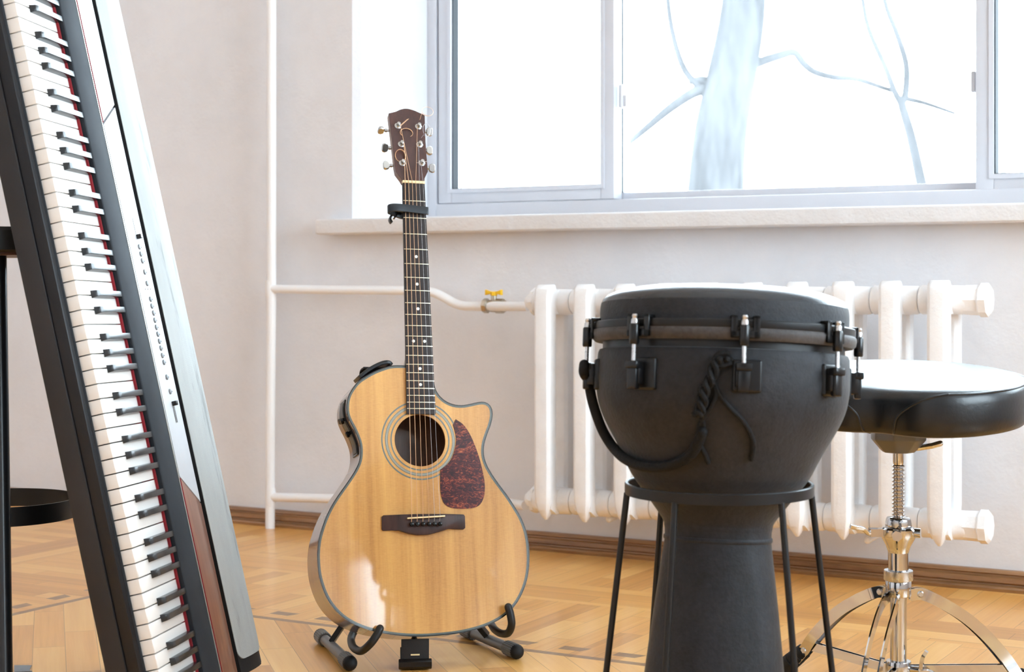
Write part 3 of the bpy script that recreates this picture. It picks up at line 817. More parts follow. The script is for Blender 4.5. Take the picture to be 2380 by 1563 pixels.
# fingerboard, frets and markers
FBW = lambda b: .0217 + (.02755 - .0217) * (.643 - b) / (.643 - .1925)
mb = MB()
rings = []
for b in (.1925, .643):
    w = FBW(b); rings.append([V(-w, .0062, b), V(w, .0062, b), V(w, .0006, b), V(w * .5, 0, b), V(-w * .5, 0, b), V(-w, .0006, b)])
mb.ring_loft(rings); mb.build('fretboard', 'board', guitar, 30)
for n in range(1, 21):
    b = .643 * 2 ** (-n / 12); w = FBW(b) - .0002
    mb = MB(); mb.sweep([V(-w, .0006, b), V(-w * .5, 0, b), V(w * .5, 0, b), V(w, .0006, b)], [(-.0011, -.0004), (.0011, -.0004), (.0007, .0009), (-.0007, .0009)], up=(0, -1, 0)); mb.build('fret', 'fretw', guitar)
fm = None
for n, ax_ in ((5, 0), (7, 0), (9, 0), (12, -.0108), (12, .0108), (15, 0), (17, 0)):
    b = .643 * (2 ** (-n / 12) + 2 ** (-(n - 1) / 12)) / 2
    if fm is None:
        mb = MB(); mb.lathe([(.0030, 0), (.0030, .0006)], 20, (0, 0, 0), (0, -1, 0)); fm = mb.build('fret_marker', 'pearl', guitar); fm.location = (ax_, .0002, b)
    else: copy_of(fm, (ax_, .0002, b), guitar)
mb = MB(); mb.box((-.0221, -.0022, .6425), (.0221, .006, .6478)); mb.bevel(.001, 2); mb.build('nut', 'bone', guitar)
# neck shaft and heel
mb = MB(); rings = []
for b, dp in ((.262, .085), (.285, .075), (.300, .040), (.318, .026), (.40, .0235), (.55, .0215), (.640, .0200), (.655, .022)):
    w = FBW(max(b, .2)) - .0004 if b < .645 else .0213
    rings.append([V(w * math.cos(t), .006 + (dp - .006) * max(0, math.sin(t)), b) for t in [math.pi * i / 14 for i in range(15)]])
mb.ring_loft(rings); mb.build('neck', 'neck', guitar, 40)
# headstock tilts back from the nut
HT_ = R(13)
def hp(a, bb, y=0.): return V(a, math.sin(HT_) * bb + y * math.cos(HT_), .647 + math.cos(HT_) * bb - y * math.sin(HT_))
HS = [(-214, -8), (-250, 72), (-331, 200), (-346, 334), (-353, 762), (-362, 1134), (-369, 1531), (-226, 1580), (-136, 1632), (-4, 1668), (140, 1640), (257, 1587), (358, 1544), (319, 926), (309, 530), (304, 239), (225, 80), (210, -8)]
hsp = [Vector((a / 1e4, b / 1e4)) for a, b in HS]
topc = [p.xy for p in catmull([V(p.x, p.y, 0) for p in hsp[6:13]], 4)]
hsp = hsp[:6] + topc + hsp[13:]
mb = MB(); mb.ring_loft([[hp(p.x, p.y) for p in hsp], [hp(p.x, p.y, .002) for p in hsp]]); headv = mb.build('headstock', 'head', guitar, 30)
mb = MB(); mb.ring_loft([[hp(p.x, p.y, .002) for p in hsp], [hp(p.x * .985, p.y * .997, .0155) for p in hsp]]); mb.build('headstock_back', 'neck', guitar, 30)
POST = [(-210, 1248), (-177, 823), (-192, 391), (206, 1258), (190, 838), (195, 415)]
KNOB = [(-529, 1186), (-484, 783), (-491, 382), (442, 1214), (401, 773), (415, 370)]
tw = [80, 40, 5, 25, 8, 20]
hrot = Matrix.Rotation(-HT_, 3, 'X')
hy = hp(0, 0, 1) - hp(0, 0, 0); hz = hp(0, 1, 0) - hp(0, 0, 0)
for i, ((pa, pb), (ka, kb)) in enumerate(zip(POST, KNOB)):
    pa, pb, ka, kb = pa / 1e4, pb / 1e4, ka / 1e4, kb / 1e4
    mb = MB(); base = hp(pa, pb)
    mb.lathe([(.0068, 0), (.0068, .0010), (.0056, .0020), (.0044, .0022), (.0036, .0034), (.0034, .0034), (.0032, .0070), (.0035, .0075), (.0035, .0105), (.0022, .0112)], 20, base, -hy)
    tun = mb.build('tuner', 'nickel', guitar, 35)
    s = 1 if ka > 0 else -1
    edge = s * .030
    mb = MB()
    k0 = hp(edge, kb, .009); k1 = hp(ka - s * .006, kb, .009)
    mb.tube([k0, k1], .0024, 10); mb.lathe([(.0036, 0), (.0036, .004)], 12, hp(ka - s * .0115, kb, .009), (s, 0, 0))
    mb.build('tuner_shaft', 'nickel', tun)
    mb = MB()
    c = hp(ka, kb, .009)
    ring = []
    A = V(1, 0, 0); t = R(tw[i]); B = hy * math.sin(t) * -1 + hz * math.cos(t); Cc = A.cross(B)
    prof = [(-.0062, .0042), (-.0040, .0075), (.0010, .0092), (.0048, .0080), (.0062, .0052)]
    L_ = []
    for th in (-.0036, -.0020, .0020, .0036):
        sc = .86 if abs(th) > .003 else 1.
        L_.append([c + A * (x * s * sc) + B * (h * sc) + Cc * th for x, h in prof] + [c + A * (x * s * sc) - B * (h * sc) + Cc * th for x, h in reversed(prof)])
    mb.ring_loft(L_); mb.build('tuner_knob', 'nickel', tun, 25)
# strings
order = [2, 1, 0, 3, 4, 5]        # bass side first: lowest left post .. then right posts
nutx = [-.0178, -.0107, -.0036, .0036, .0107, .0178]
post_of = [2, 1, 0, 3, 4, 5]
rads = [.00066, .00056, .00046, .00038, .00027, .00023]
for i in range(6):
    pa, pb = POST[post_of[i]]; side = 1 if i < 3 else -1
    pst = hp(pa / 1e4 + side * .0034, pb / 1e4, -.006)
    mb = MB(); mb.tube([pst, V(nutx[i], -.0026, .6465), V(nutx[i], -.0027, .643), V(PINX[i], -.0082, .0005 + i * .0004), V(PINX[i], -.0045, -.010)], rads[i], 6)
    mb.build('string', 'bronze' if i < 4 else 'steel', guitar)
# curled string ends at the head
def loop(cpx, rx_, ry_, y, rot, mat, turns=1.6, r=.00042, tail=None):
    c = gl(cpx[0], cpx[1], y); sx = 1 / 1190.
    pts = []
    if tail: pts.append(gl(tail[0], tail[1], y + .004))
    n = int(26 * turns)
    for k in range(n + 1):
        t = 2 * math.pi * k / 26 + rot
        pts.append(c + V(rx_ * sx * math.cos(t), -.004 * k / n, ry_ * sx * math.sin(t)))
    mb = MB(); mb.tube(pts, r, 6); mb.build('string_end', mat, guitar)
loop((944, 310), 15, 11, .026, 2.2, 'bronze', 2.3, .00050, (931, 300))
loop((930, 363), 12, 15, .012, -1.2, 'bronze', 2.6, .00055, (936, 378))
loop((993, 260), 14, 11, .030, 3.5, 'bronze', 1.2, .00034, (972, 291))
loop((991, 303), 9, 16, .020, 3.9, 'steel', 1.2, .00024, (976, 325))
mb = MB(); mb.tube([gl(931, 291, .024), gl(947, 277, .024)], .0004, 6); mb.tube([gl(931, 293, .024), gl(950, 276, .022)], .0004, 6); mb.build('string_end', 'bronze', guitar)
mb = MB(); mb.tube([gl(967, 379, .004), gl(980, 378, .002), gl(993, 375, .004)], .0004, 6); mb.build('string_end', 'steel', guitar)
# preamp panel let into the upper side
def side_at(b):            # left edge of the body at height b, with outward normal
    best = None
    for i in range(len(out2) - 1):
        p, q = out2[i], out2[i + 1]
        if p.x < 0 and q.x < 0 and (p.y - b) * (q.y - b) <= 0 and -.15 < p.y:
            t = (b - p.y) / (q.y - p.y) if q.y != p.y else 0
            x = p + (q - p) * t; d = (q - p).normalized(); best = (x, Vector((d.y, -d.x)) * SGN)
            break
    x, nn = best
    if nn.x > 0: nn = -nn
    return x, nn
def side_panel(name, mat, b0, b1, y0, y1, lift, parent):
    rows = []; N = 12
    for k in range(N + 1):
        b = b0 + (b1 - b0) * k / N; x, nn = side_at(b)
        o = x + nn * lift; i_ = x - nn * .001
        rows.append([V(o.x, SB + y0, o.y), V(o.x, SB + y1, o.y), V(i_.x, SB + y1, i_.y), V(i_.x, SB + y0, i_.y)])
    mb = MB(); mb.ring_loft(rows); return mb.build(name, mat, parent, 30)
pre = side_panel('preamp_panel', 'plastic2', .120, .222, .016, .056, .0022, guitar)
side_panel('preamp_face', 'plastic', .124, .160, .020, .046, .0036, pre)
side_panel('preamp_face', 'plastic', .166, .184, .022, .044, .0034, pre)
side_panel('preamp_face', 'plastic', .190, .216, .020, .048, .0036, pre)
for b, y in ((.186, .030), (.163, .036), (.188, .042)):
    x, nn = side_at(b); mb = MB(); mb.lathe([(.0055, 0), (.0055, .006), (.0045, .007)], 14, V(x.x + nn.x * .002, SB + y, x.y + nn.y * .002), V(nn.x, 0, nn.y)); mb.build('preamp_knob', 'plastic2', pre)
# end pin
mb = MB(); mb.lathe([(.006, 0), (.004, .004), (.006, .010), (.0075, .013), (.004, .015)], 14, (-.012, SB + .055, -.2115), (0, 0, -1)); mb.build('end_pin', 'plastic2', guitar)

# capo clamped across the neck
cm = gm.copy()
capo = thing('guitar_capo', 'black spring capo clamped across the guitar neck near the head', 'capo', cm)
cb = gl(960, 488, -.004).z
mb = MB()
ex0, ex1 = gl(906, 489, -.010).x, gl(996, 489, -.010).x
bar = [V(ex0 + .010, .012, cb), V(ex0 + .002, .006, cb + .0005), V(ex0 + .0015, -.004, cb + .001), V(ex0 + .010, -.0085, cb + .0015), V(-.02, -.0085, cb + .001), V(.0, -.0085, cb - .0005), V(ex1, -.0085, cb - .0025)]
mb.sweep(catmull(bar, 4), [(-.0075, -.0024), (.0075, -.0024), (.0075, .0024), (-.0075, .0024)], up=(0, -1, .0001)) if False else None
def ribbon(mb, pts, width, thick, wdir):
    pts = [Vector(p) for p in pts]; n = len(pts); rings = []; wd = Vector(wdir).normalized()
    for i in range(n):
        d = (pts[min(i + 1, n - 1)] - pts[max(i - 1, 0)]).normalized()
        nn = d.cross(wd).normalized()
        rings.append([pts[i] + wd * width / 2 + nn * thick / 2, pts[i] - wd * width / 2 + nn * thick / 2, pts[i] - wd * width / 2 - nn * thick / 2, pts[i] + wd * width / 2 - nn * thick / 2])
    return mb.ring_loft(rings)
ribbon(mb, catmull(bar, 5), .0150, .0050, (0, 0, 1)); mb.bevel(.0012, 2, 50); mb.build('capo_bar', 'capo', capo, 40)
mb = MB(); mb.box((ex0 + .018, -.0062, cb - .006), (ex1 - .002, -.0041, cb + .006)); mb.build('rubber_pad', 'rubber', capo)
lev = [gl(934, 498, .022), gl(924, 491, .024), gl(914, 493, .022), gl(909, 503, .020), gl(906, 511, .020), gl(910, 519, .019)]
mb = MB(); ribbon(mb, catmull(lev, 5), .013, .0042, (0, 1, 0)); mb.bevel(.001, 2, 50); mb.build('capo_lever', 'plastic2', capo, 40)
mb = MB(); ribbon(mb, catmull([gl(918, 490, .02), gl(920, 500, .022), gl(916, 508, .022)], 4), .011, .003, (0, 1, 0)); mb.build('capo_lever', 'plastic2', capo, 40)
mb = MB(); ribbon(mb, catmull([V(ex0 + .010, .014, cb), V(-.020, .0275, cb - .002), V(0, .0290, cb - .002), V(.017, .0275, cb - .002)], 5), .014, .0045, (0, 0, 1)); mb.build('capo_jaw', 'capo', capo, 40)

# strap: hangs below the end pin, runs up behind the body and folds over the shoulder
strap = thing('guitar_strap', 'black webbing strap hanging under the guitar between the stand feet', 'guitar strap', Matrix.Identity(4))
epw = gm @ V(-.012, SB + .055, -.2215)
p_top = at(978, 1481, 3.03); p_bot = at(973, 1551, 3.00)
rt = cvec((1, .1, 0)).normalized()
nrm = cvec((.1, -1, 0)).normalized()
zt_ = epw.z - .001
def sp_(z, out): return Vector((epw.x, epw.y, z + .002)) + nrm * (out + .018)
mb = MB()
ribbon(mb, catmull([sp_(zt_ + .0150, .016), sp_(zt_ - .001, .016), sp_(zt_ - .018, .015), sp_(zt_ - .030, .014), sp_(zt_ - .038, .004), sp_(zt_ - .040, -.016), sp_(zt_ - .036, -.034), sp_(zt_ - .022, -.042), sp_(zt_ - .012, -.041)], 4), .050, .0035, rt); mb.bevel(.001, 2, 50)
mb.build('webbing', 'web', strap, 40)
mb = MB(); c_ = sp_(zt_ - .030, .017)
ribbon(mb, [c_ + V(0, 0, .008) - nrm * .002, c_ + nrm * .003 + V(0, 0, .003), c_ + nrm * .003 + V(0, 0, -.003), c_ + V(0, 0, -.008) - nrm * .002], .060, .006, rt); mb.bevel(.002, 2, 50); mb.build('buckle', 'plastic2', strap, 40)
mb = MB(); ribbon(mb, [sp_(zt_ - .012, .0175), sp_(zt_ - .0145, .0178)], .016, .001, rt); mb.build('stitched_label', 'bone', strap)
gp = lambda a, y, b: gm @ V(a, y, b)
bk_ = [gp(-.012, SB + .108, -.19), gp(-.015, SB + .109, -.05), gp(-.035, SB + .104, .12), gp(-.060, SB + .100, .235)]
mb = MB(); ribbon(mb, catmull(bk_, 5), .048, .003, cvec((1, .25, 0))); mb.build('webbing', 'web', strap, 40)
sh = [gp(-.108, SB + .052, .268), gp(-.088, SB + .050, .2835), gp(-.066, SB + .048, .2945), gp(-.052, SB + .048, .2965), gp(-.0455, SB + .050, .2915)]
mb = MB(); ribbon(mb, catmull(sh, 5), .05, .007, gm.to_3x3() @ V(0, 1, 0)); mb.bevel(.002, 2, 50); mb.build('leather_end', 'leather', strap, 40)
mb = MB(); ribbon(mb, catmull([gp(-.060, SB + .100, .235), gp(-.07, SB + .098, .27), gp(-.072, SB + .085, .290), gp(-.07, SB + .06, .293)], 5), .045, .003, gm.to_3x3() @ V(1, 0, 0)); mb.build('webbing', 'web', strap, 40)

# guitar stand
stand = thing('guitar_stand', 'low black folding guitar stand with padded arms under the guitar', 'guitar stand', Matrix.Identity(4))
CR = .0145
lf, lb = onfloor(813.5, 1543, CR), onfloor(745, 1478, CR)
rf = onfloor(1202, 1516, CR); rb = onfloor(1080, 1464, CR)
for a, b in ((lf, lb), (rf, rb)):
    d = (b - a).normalized()
    mb = MB(); mb.tube([a + d * .02, b - d * .01], .0100, 18); tb = mb.build('foot_tube', 'gun', stand)
    for e, s in ((a, 1), (b, -1)):
        q = d * s
        mb = MB(); NR = 60
        A = q.orthogonal().normalized(); B = q.cross(A)
        rings = []
        for h, base in ((.0, .0128), (.002, .0140), (.040, .0140), (.042, .0125)):
            rings.append([e + q * h + (A * math.cos(2 * math.pi * k / NR) + B * math.sin(2 * math.pi * k / NR)) * (base * (1. if k % 3 else .94)) for k in range(NR)])
        mb.ring_loft(rings); mb.build('ribbed_cap', 'ribbed', tb, 15)
        mb = MB(); mb.ball(e + q * .002, .0138, 20); mb.build('rubber_tip', 'rubber', tb)
# uprights leaning inwards behind the body, meeting at an apex
apex = gm @ V(0, SB + .16, -.01)
for px, py, Yd, e in ((779, 1487, None, 0), (1133, 1478, None, 1)):
    a = (lf + (lb - lf) * .62) if e == 0 else (rf + (rb - rf) * .55)
    a = a + V(0, 0, .006)
    b = a + (apex - a) * .95
    mb = MB(); ribbon(mb, [a, b], .022, .010, cvec((.2, 1, 0)) - (b - a).normalized() * (b - a).normalized().dot(cvec((.2, 1, 0)))); mb.bevel(.002, 2, 50)
    mb.build('upright', 'black', stand, 40)
mb = MB(); mb.lathe([(.02, -.02), (.024, -.016), (.024, .016), (.02, .02)], 20, apex, cvec((.3, -.95, 0))); mb.build('hinge', 'black', stand)
def front_Y(px, py, off):     # sight line meets the plane 'off' in front of the soundboard
    return gm @ gl(px, py, SB - off)
def yoke(pts, rr=.0072):
    mb = MB(); mb.tube(catmull(pts, 6), rr, 14, round_ends=True); return mb.build('padded_arm', 'foam', stand)
yl = [gm @ gl(829, 1462, SB + .128), gm @ gl(820, 1474, SB + .122), gm @ gl(816, 1490, SB + .105), gm @ gl(822.5, 1507, SB + .066), gm @ gl(840, 1514, SB + .022), gm @ gl(861, 1497, SB - .010), gm @ gl(876, 1476, SB - .014), gm @ gl(883, 1462, SB - .013)]
yoke(yl)
yr = [gm @ gl(1136, 1444, SB + .128), gm @ gl(1142, 1452, SB + .120), gm @ gl(1150, 1464, SB + .085), gm @ gl(1164, 1473, SB + .045), gm @ gl(1181, 1472, SB + .010), gm @ gl(1189, 1453, SB - .010), gm @ gl(1186.5, 1430, SB - .014), gm @ gl(1181.5, 1412, SB - .013)]
yoke(yr)
for y_, a in ((yl, lf + (lb - lf) * .62), (yr, rf + (rb - rf) * .55)):
    mb = MB(); mb.tube([y_[0], a + (apex - a) * .30], .0068, 12); mb.build('arm_rod', 'black', stand)

# ------------------------------------------------------------------ djembe in its stand
DX, DY = (1672 - CXP) / FPX * 2.38, 2.38
dm = Matrix.Translation(cw(DX, DY, .42)) @ CROT.to_4x4() @ Matrix.Rotation(R(2.1), 4, 'Y') @ Matrix.Rotation(R(-4.6), 4, 'X') @ Matrix.Translation((0, 0, -.42))
drum = thing('djembe_drum', 'black goblet shaped djembe drum held in a wire stand', 'drum', dm)
SHELL = [(.110, .052), (.108, .060), (.0985, .144), (.0923, .1975), (.0860, .25), (.0790, .305), (.0757, .331), (.0755, .345), (.0768, .352), (.0800, .362), (.1046, .395), (.1253, .4225), (.137, .445), (.148, .466), (.1585, .4845), (.1685, .5035), (.1760, .524), (.1795, .545), (.1800, .560), (.1795, .580), (.1785, .594), (.1765, .5985), (.170, .600)]
def shell_r(z):
    for (a, h), (b, k) in zip(SHELL, SHELL[1:]):
        if h <= z <= k: return a + (b - a) * (z - h) / (k - h)
    return SHELL[-1][0] if z > .6 else SHELL[0][0]
sm = [(p.x, p.y) for p in catmull([V(a, b, 0) for a, b in SHELL[:-3]], 3)] + SHELL[-3:]
mb = MB(); mb.lathe(sm, 96); mb.build('shell', 'dshell', drum, 40)
mb = MB(); mb.lathe([(.0762, .3325), (.0772, .334), (.0772, .3375), (.0762, .339)], 96); mb.build('seam_band', 'dshell', drum)
mb = MB(); mb.lathe([(.172, .599), (.172, .616)], 96); mb.build('neck_ring', 'black', drum)
mb = MB(); mb.lathe([(.1770, .610), (.1775, .652), (.1772, .659), (.1762, .665)], 96, cap=False); mb.build('head_skirt', 'dskin', drum, 50)
mb = MB(); mb.lathe([(.1762, .665), (.1738, .6705), (.168, .6758), (.158, .6808), (.145, .6850), (.13, .6882), (.11, .6902), (.08, .6916), (0, .692)], 96, cap=False); mb.build('drum_head', 'dhead', drum, 50)
mb = MB(); mb.lathe([(.178, .610), (.183, .6095), (.1870, .613), (.1882, .6195), (.1880, .6235), (.1860, .626), (.178, .626)], 96); mb.build('padded_hoop', 'dfuzz', drum, 40)
mb = MB(); mb.lathe([(.1780, .626), (.1860, .626), (.1866, .6275), (.1866, .6355), (.1856, .637), (.1780, .637)], 96); mb.build('metal_hoop', 'black', drum, 30)
def lug(phi):
    A = V(math.sin(phi), -math.cos(phi), 0); B = V(math.cos(phi), math.sin(phi), 0); Z = V(0, 0, 1)
    def q(r, s, z):
        if r > .1845: r -= .0088
        return A * r + B * s + Z * z
    def bx(mb, r0, r1, s0, s1, z0, z1): mb.ring_loft([[q(r0, s0, z0), q(r1, s0, z0), q(r1, s1, z0), q(r0, s1, z0)], [q(r0, s0, z1), q(r1, s0, z1), q(r1, s1, z1), q(r0, s1, z1)]])
    mb = MB(); bx(mb, .170, .1835, -.017 + .004, .017 + .010, .540, .584); mb.bevel(.004, 3)
    lg = mb.build('lug_plate', 'black', drum, 40)
    mb = MB()
    bx(mb, .180, .2035, -.010, .010, .5465, .578); bx(mb, .197, .2105, -.011, .011, .568, .579); bx(mb, .198, .208, -.008, .008, .540, .570); mb.bevel(.003, 2)
    mb.build('lug_claw', 'plastic2', lg, 40)
    mb = MB(); mb.tube([q(.2035, 0, .570), q(.2035, 0, .604)], .0030, 10); mb.build('tension_rod', 'chrome_dull', lg)
    mb = MB(); mb.lathe([(.0050, 0), (.0052, .002), (.0048, .006), (.0035, .008), (.0042, .011), (.0030, .0135)], 14, q(.2035, 0, .6285), Z); mb.build('rod_nut', 'chrome_dull', lg)
    mb = MB(); mb.lathe([(.0058, 0), (.0068, .002), (.0068, .026), (.0058, .028)], 14, q(.2035, 0, .601), Z)
    mb.build('rod_sleeve', 'plastic2', lg)
    mb = MB()
    for s in (-.013, .013):
        bx(mb, .1955, .2000, s - .0045 + (.004 if s > 0 else 0), s + .0045 + (.004 if s > 0 else 0), .612, .642)
    bx(mb, .1955, .2000, -.0175, .0215, .612, .622)
    bx(mb, .186, .2000, -.0175, -.0085, .637, .642); bx(mb, .186, .2000, .0125, .0215, .637, .642)
    mb.bevel(.0015, 2); mb.build('hoop_clip', 'plastic2', lg, 40)
PH = [R(-45), R(1), R(45), R(90), R(135), R(180), R(225), R(-90)]
for p in PH: lug(p)
# rope handle
dinv = dm.inverted()
def on_shell(px, py, off=.006):
    o = dinv @ Vector((0, -DW, HC)); d = (dinv.to_3x3() @ (at(px, py, 1.) - Vector((0, -DW, HC))))
    d = d / d.length
    t = 1.8; best = None; bd = 9
    while t < 2.9:
        p = o + d * t; g = math.hypot(p.x, p.y) - (shell_r(p.z) + off)
        if g < 0: return p
        if g < bd: bd, best = g, p
        t += .001
    return best
def rope(pxs, r, off, name='rope', n=6):
    pts = [on_shell(x, y, off) for x, y in pxs]
    mb = MB(); mb.tube(catmull(pts, n), r, 10, round_ends=True); return mb.build(name, 'rope', drum)
A_ = [(1361, 826), (1363, 848), (1367, 885), (1376, 930), (1389, 972), (1404, 1008), (1428, 1044), (1457, 1070), (1494, 1084), (1535, 1086), (1572, 1078), (1604, 1058), (1622, 1032), (1632, 1005)]
pl = []
for i, (x, y) in enumerate(A_):
    p = on_shell(x, y, .008)
    if i < 2: p = V(-.1985, -.012, .575 - .012 * i)
    pl.append(p)
mb = MB(); mb.tube(catmull(pl, 6), .0074, 12, round_ends=True); mb.build('rope_handle', 'rope', drum)
# braided knot up to the middle lug
mb = MB()
br = [(1690, 836), (1672, 838), (1660, 855), (1650, 885), (1637, 905), (1632, 930), (1626, 955), (1620, 965)]
cpts = catmull([on_shell(x, y, .011) for x, y in br], 10)
for ph in (0, 2.094, 4.189):
    tp_ = []
    for i, p in enumerate(cpts):
        a = i / len(cpts) * 5.2 * math.pi + ph
        e = .0052
        rad_ = V(p.x, p.y, 0).normalized(); sd = V(-rad_.y, rad_.x, 0)
        tp_.append(p + sd * e * math.sin(a) + rad_ * .0035 * math.cos(a))
    mb.tube(tp_, .0042, 8, round_ends=True)
mb.build('rope_braid', 'rope', drum)
mb = MB()
lp = catmull([on_shell(x, y, .010) for x, y in [(1690, 822), (1672, 824), (1663, 838), (1676, 850), (1694, 846)]], 8); mb.tube(lp, .0046, 8, round_ends=True); mb.build('rope_loop', 'rope', drum)
rope([(1660, 890), (1672, 918), (1697, 950), (1722, 974), (1742, 1005), (1751, 1036), (1747, 1068)], .0036, .004, 'rope_tail')
rope([(1657, 892), (1664, 915), (1652, 945), (1632, 975), (1622, 1010), (1627, 1035), (1640, 1060), (1645, 1076)], .0036, .004, 'rope_tail')
rope([(1622, 955), (1634, 985), (1630, 1010), (1622, 1040), (1604, 1058)], .0036, .004, 'rope_tail')
rope([(1629, 1034), (1621, 1048), (1600, 1067)], .0032, .004, 'rope_tail')

# wire stand carrying the drum
RX, RZ = (1671 - CXP) / FPX * 2.38, .406
dst = thing('drum_stand', 'black wire stand with a flat ring carrying the djembe', 'drum stand', Matrix.Translation(cw(RX, 2.38, 0)) @ CROT.to_4x4())
mb = MB(); mb.lathe([(.1285, RZ - .007), (.1342, RZ - .007), (.1342, RZ + .007), (.1332, RZ + .0085), (.1297, RZ + .0085), (.1285, RZ + .007)], 96, cap=False)
mb.ring_loft([[V(r * math.cos(2 * math.pi * k / 96), r * math.sin(2 * math.pi * k / 96), RZ - .007) for k in range(96)] for r in (.1285, .1342)], False, False)
mb.build('ring', 'black', dst, 30)
lg0 = None
for i, ang in enumerate((181, 236, 303, 359, 56, 122)):
    t = R(ang); mb = MB()
    a = V(.1312 * math.cos(t), .1312 * math.sin(t), RZ - .006); b = V(.177 * math.cos(t), .177 * math.sin(t), .006)
    mb.tube([a, b], .0046, 12); l_ = mb.build('leg', 'black', dst)
    mb = MB(); mb.lathe([(.0075, 0), (.0078, .012), (.006, .020)], 14, (b.x, b.y, 0)); mb.build('rubber_foot', 'rubber', l_)

# ------------------------------------------------------------------ drum throne
TY = 2.78
TX = (2088 - CXP) / FPX * TY
thr = thing('drum_throne', 'chrome drummer stool with a thick black leather seat', 'stool', Matrix.Translation(cw(TX, TY, 0)) @ CROT.to_4x4())
def tz(py, Y=TY): return HC - (py - HOR) / FPX * Y
# seat
NA = 96; FR = R(243)
def plan(phi):
    d = (phi - FR + math.pi) % (2 * math.pi) - math.pi
    return .203 * (1 - .15 * math.exp(-(d / .26) ** 2) + .03 * math.exp(-((abs(d) - .75) / .4) ** 2) + .02 * math.cos(2 * d))
zb0, zt0 = .472, .553
mb = MB(); rings = []
SOX = .012
prof = [(.40, zb0 + .006), (.70, zb0 + .002), (.88, zb0), (.955, zb0 + .004), (.988, zb0 + .014), (1.0, zb0 + .030), (1.0, zb0 + .055), (.994, zb0 + .064), (.978, zb0 + .071), (.95, zb0 + .0745), (.90, zb0 + .0768), (.75, zb0 + .0805), (.55, zb0 + .083), (.3, zb0 + .084), (.02, zb0 + .0845)]
def seat_pt(phi, k, z):
    r = plan(phi) * k
    d = (phi - FR + math.pi) % (2 * math.pi) - math.pi
    dip = .006 * math.exp(-(d / .33) ** 2) * max(0, (k - .45) / .55) if z > zb0 + .06 else 0
    tilt_ = .08 * r * math.sin(phi)
    return V(SOX + r * math.cos(phi), r * math.sin(phi), z - dip + tilt_)
for k, z in prof: rings.append([seat_pt(2 * math.pi * i / NA, k, z) for i in range(NA)])
mb.ring_loft(rings); seat = mb.build('seat', 'leather', thr, 60)
def seat_line(seq): return catmull([seat_pt(R(a), k, z) for a, k, z in seq], 6)
mb = MB()
mb.tube(seat_line([(a, .975, zb0 + .0715) for a in range(275, 580, 10)]), .0021, 8)
mb.build('piping', 'leather', seat)
for s in (1, -1):
    mb = MB()
    mb.tube(seat_line([(243 + s * 32, .975, zb0 + .0715), (243 + s * 24, .985, zb0 + .067), (243 + s * 16, 1.0, zb0 + .052), (243 + s * 10, 1.0, zb0 + .033), (243 + s * 8, .975, zb0 + .009), (243 + s * 7, .85, zb0)]), .0022, 8); mb.build('piping', 'leather', seat)
# seat bracket
mb = MB()
def hexring(r, z, n=8): return [V(r * math.cos(2 * math.pi * (i + .5) / n), r * math.sin(2 * math.pi * (i + .5) / n), z) for i in range(n)]
mb.ring_loft([hexring(.026, tz(1052)), hexring(.030, tz(1047)), hexring(.046, tz(1022)), hexring(.046, zb0 + .004)]); mb.bevel(.002, 2); mb.build('seat_bracket', 'gun', thr, 30)
mb = MB(); z_ = tz(1035); mb.tube([V(.03, -.01, z_ - .004), V(.052, -.014, z_), V(.066, -.014, z_ + .004)], .005, 10, round_ends=True); mb.build('bracket_screw', 'chrome', thr)
# threaded rod
mb = MB(); pr = [(.0095, tz(1240)), (.0095, tz(1202))]
z = tz(1200); top = tz(1080)
while z < top:
    pr += [(.0082, z), (.0108, z + .0016), (.0108, z + .0034), (.0082, z + .0050)]; z += .0062
pr += [(.0092, top + .004), (.0092, tz(1040))]
mb.lathe(pr, 24); mb.build('threaded_rod', 'chrome', thr, 25)
# clamps and tubes
mb = MB(); mb.ring_loft([hexring(.0215, tz(1228), 6), hexring(.0235, tz(1222), 6), hexring(.0215, tz(1206), 6), hexring(.0185, tz(1202), 6)]); mb.bevel(.002, 2)
clamp = mb.build('memory_lock', 'chrome', thr, 30)
for s in (-1, 1):
    mb = MB(); mb.lathe([(.0068, 0), (.0068, .006), (.004, .0065)], 6, (s * .006 - .004, -.0215, tz(1214)), (s * .35, -1, 0)); mb.build('lock_bolt', 'chrome_dull', clamp)
mb = MB(); mb.lathe([(.0165, tz(1300)), (.0168, tz(1284)), (.0200, tz(1270)), (.0270, tz(1252)), (.0290, tz(1242)), (.0290, tz(1230)), (.0255, tz(1226))], 32); mb.box((-.048, -.010, tz(1247)), (-.02, .010, tz(1229))); mb.lathe([(.009, 0), (.009, .012)], 6, (-.008, -.024, tz(1240)), (-.2, -1, 0)); mb.lathe([(.008, 0), (.008, .01)], 12, (.024, -.012, tz(1237)), (1, -.4, 0))
body_ = mb.build('height_casting', 'chrome', thr, 35)
mb = MB(); ribbon(mb, catmull([V(-.044, -.004, tz(1240)), V(-.052, -.006, tz(1238)), V(-.060, -.008, tz(1229)), V(-.072, -.012, tz(1225)), V(-.083, -.014, tz(1221))], 5), .010, .007, (0, 1, .2)); mb.bevel(.002, 2, 50); mb.build('wing_bolt', 'chrome', body_, 40)
mb = MB(); mb.cyl((0, 0, tz(1325)), (0, 0, tz(1285)), .0168, 32); mb.build('upper_tube', 'chrome', thr)
mb = MB(); mb.lathe([(.0235, tz(1349)), (.0240, tz(1347.5)), (.0240, tz(1327)), (.0232, tz(1325.5)), (.012, tz(1325.2))], 40); mb.build('collar', 'chrome_dull', thr, 30)
mb = MB(); mb.cyl((0, 0, .035), (0, 0, tz(1345)), .0138, 32); mb.build('base_tube', 'chrome', thr)
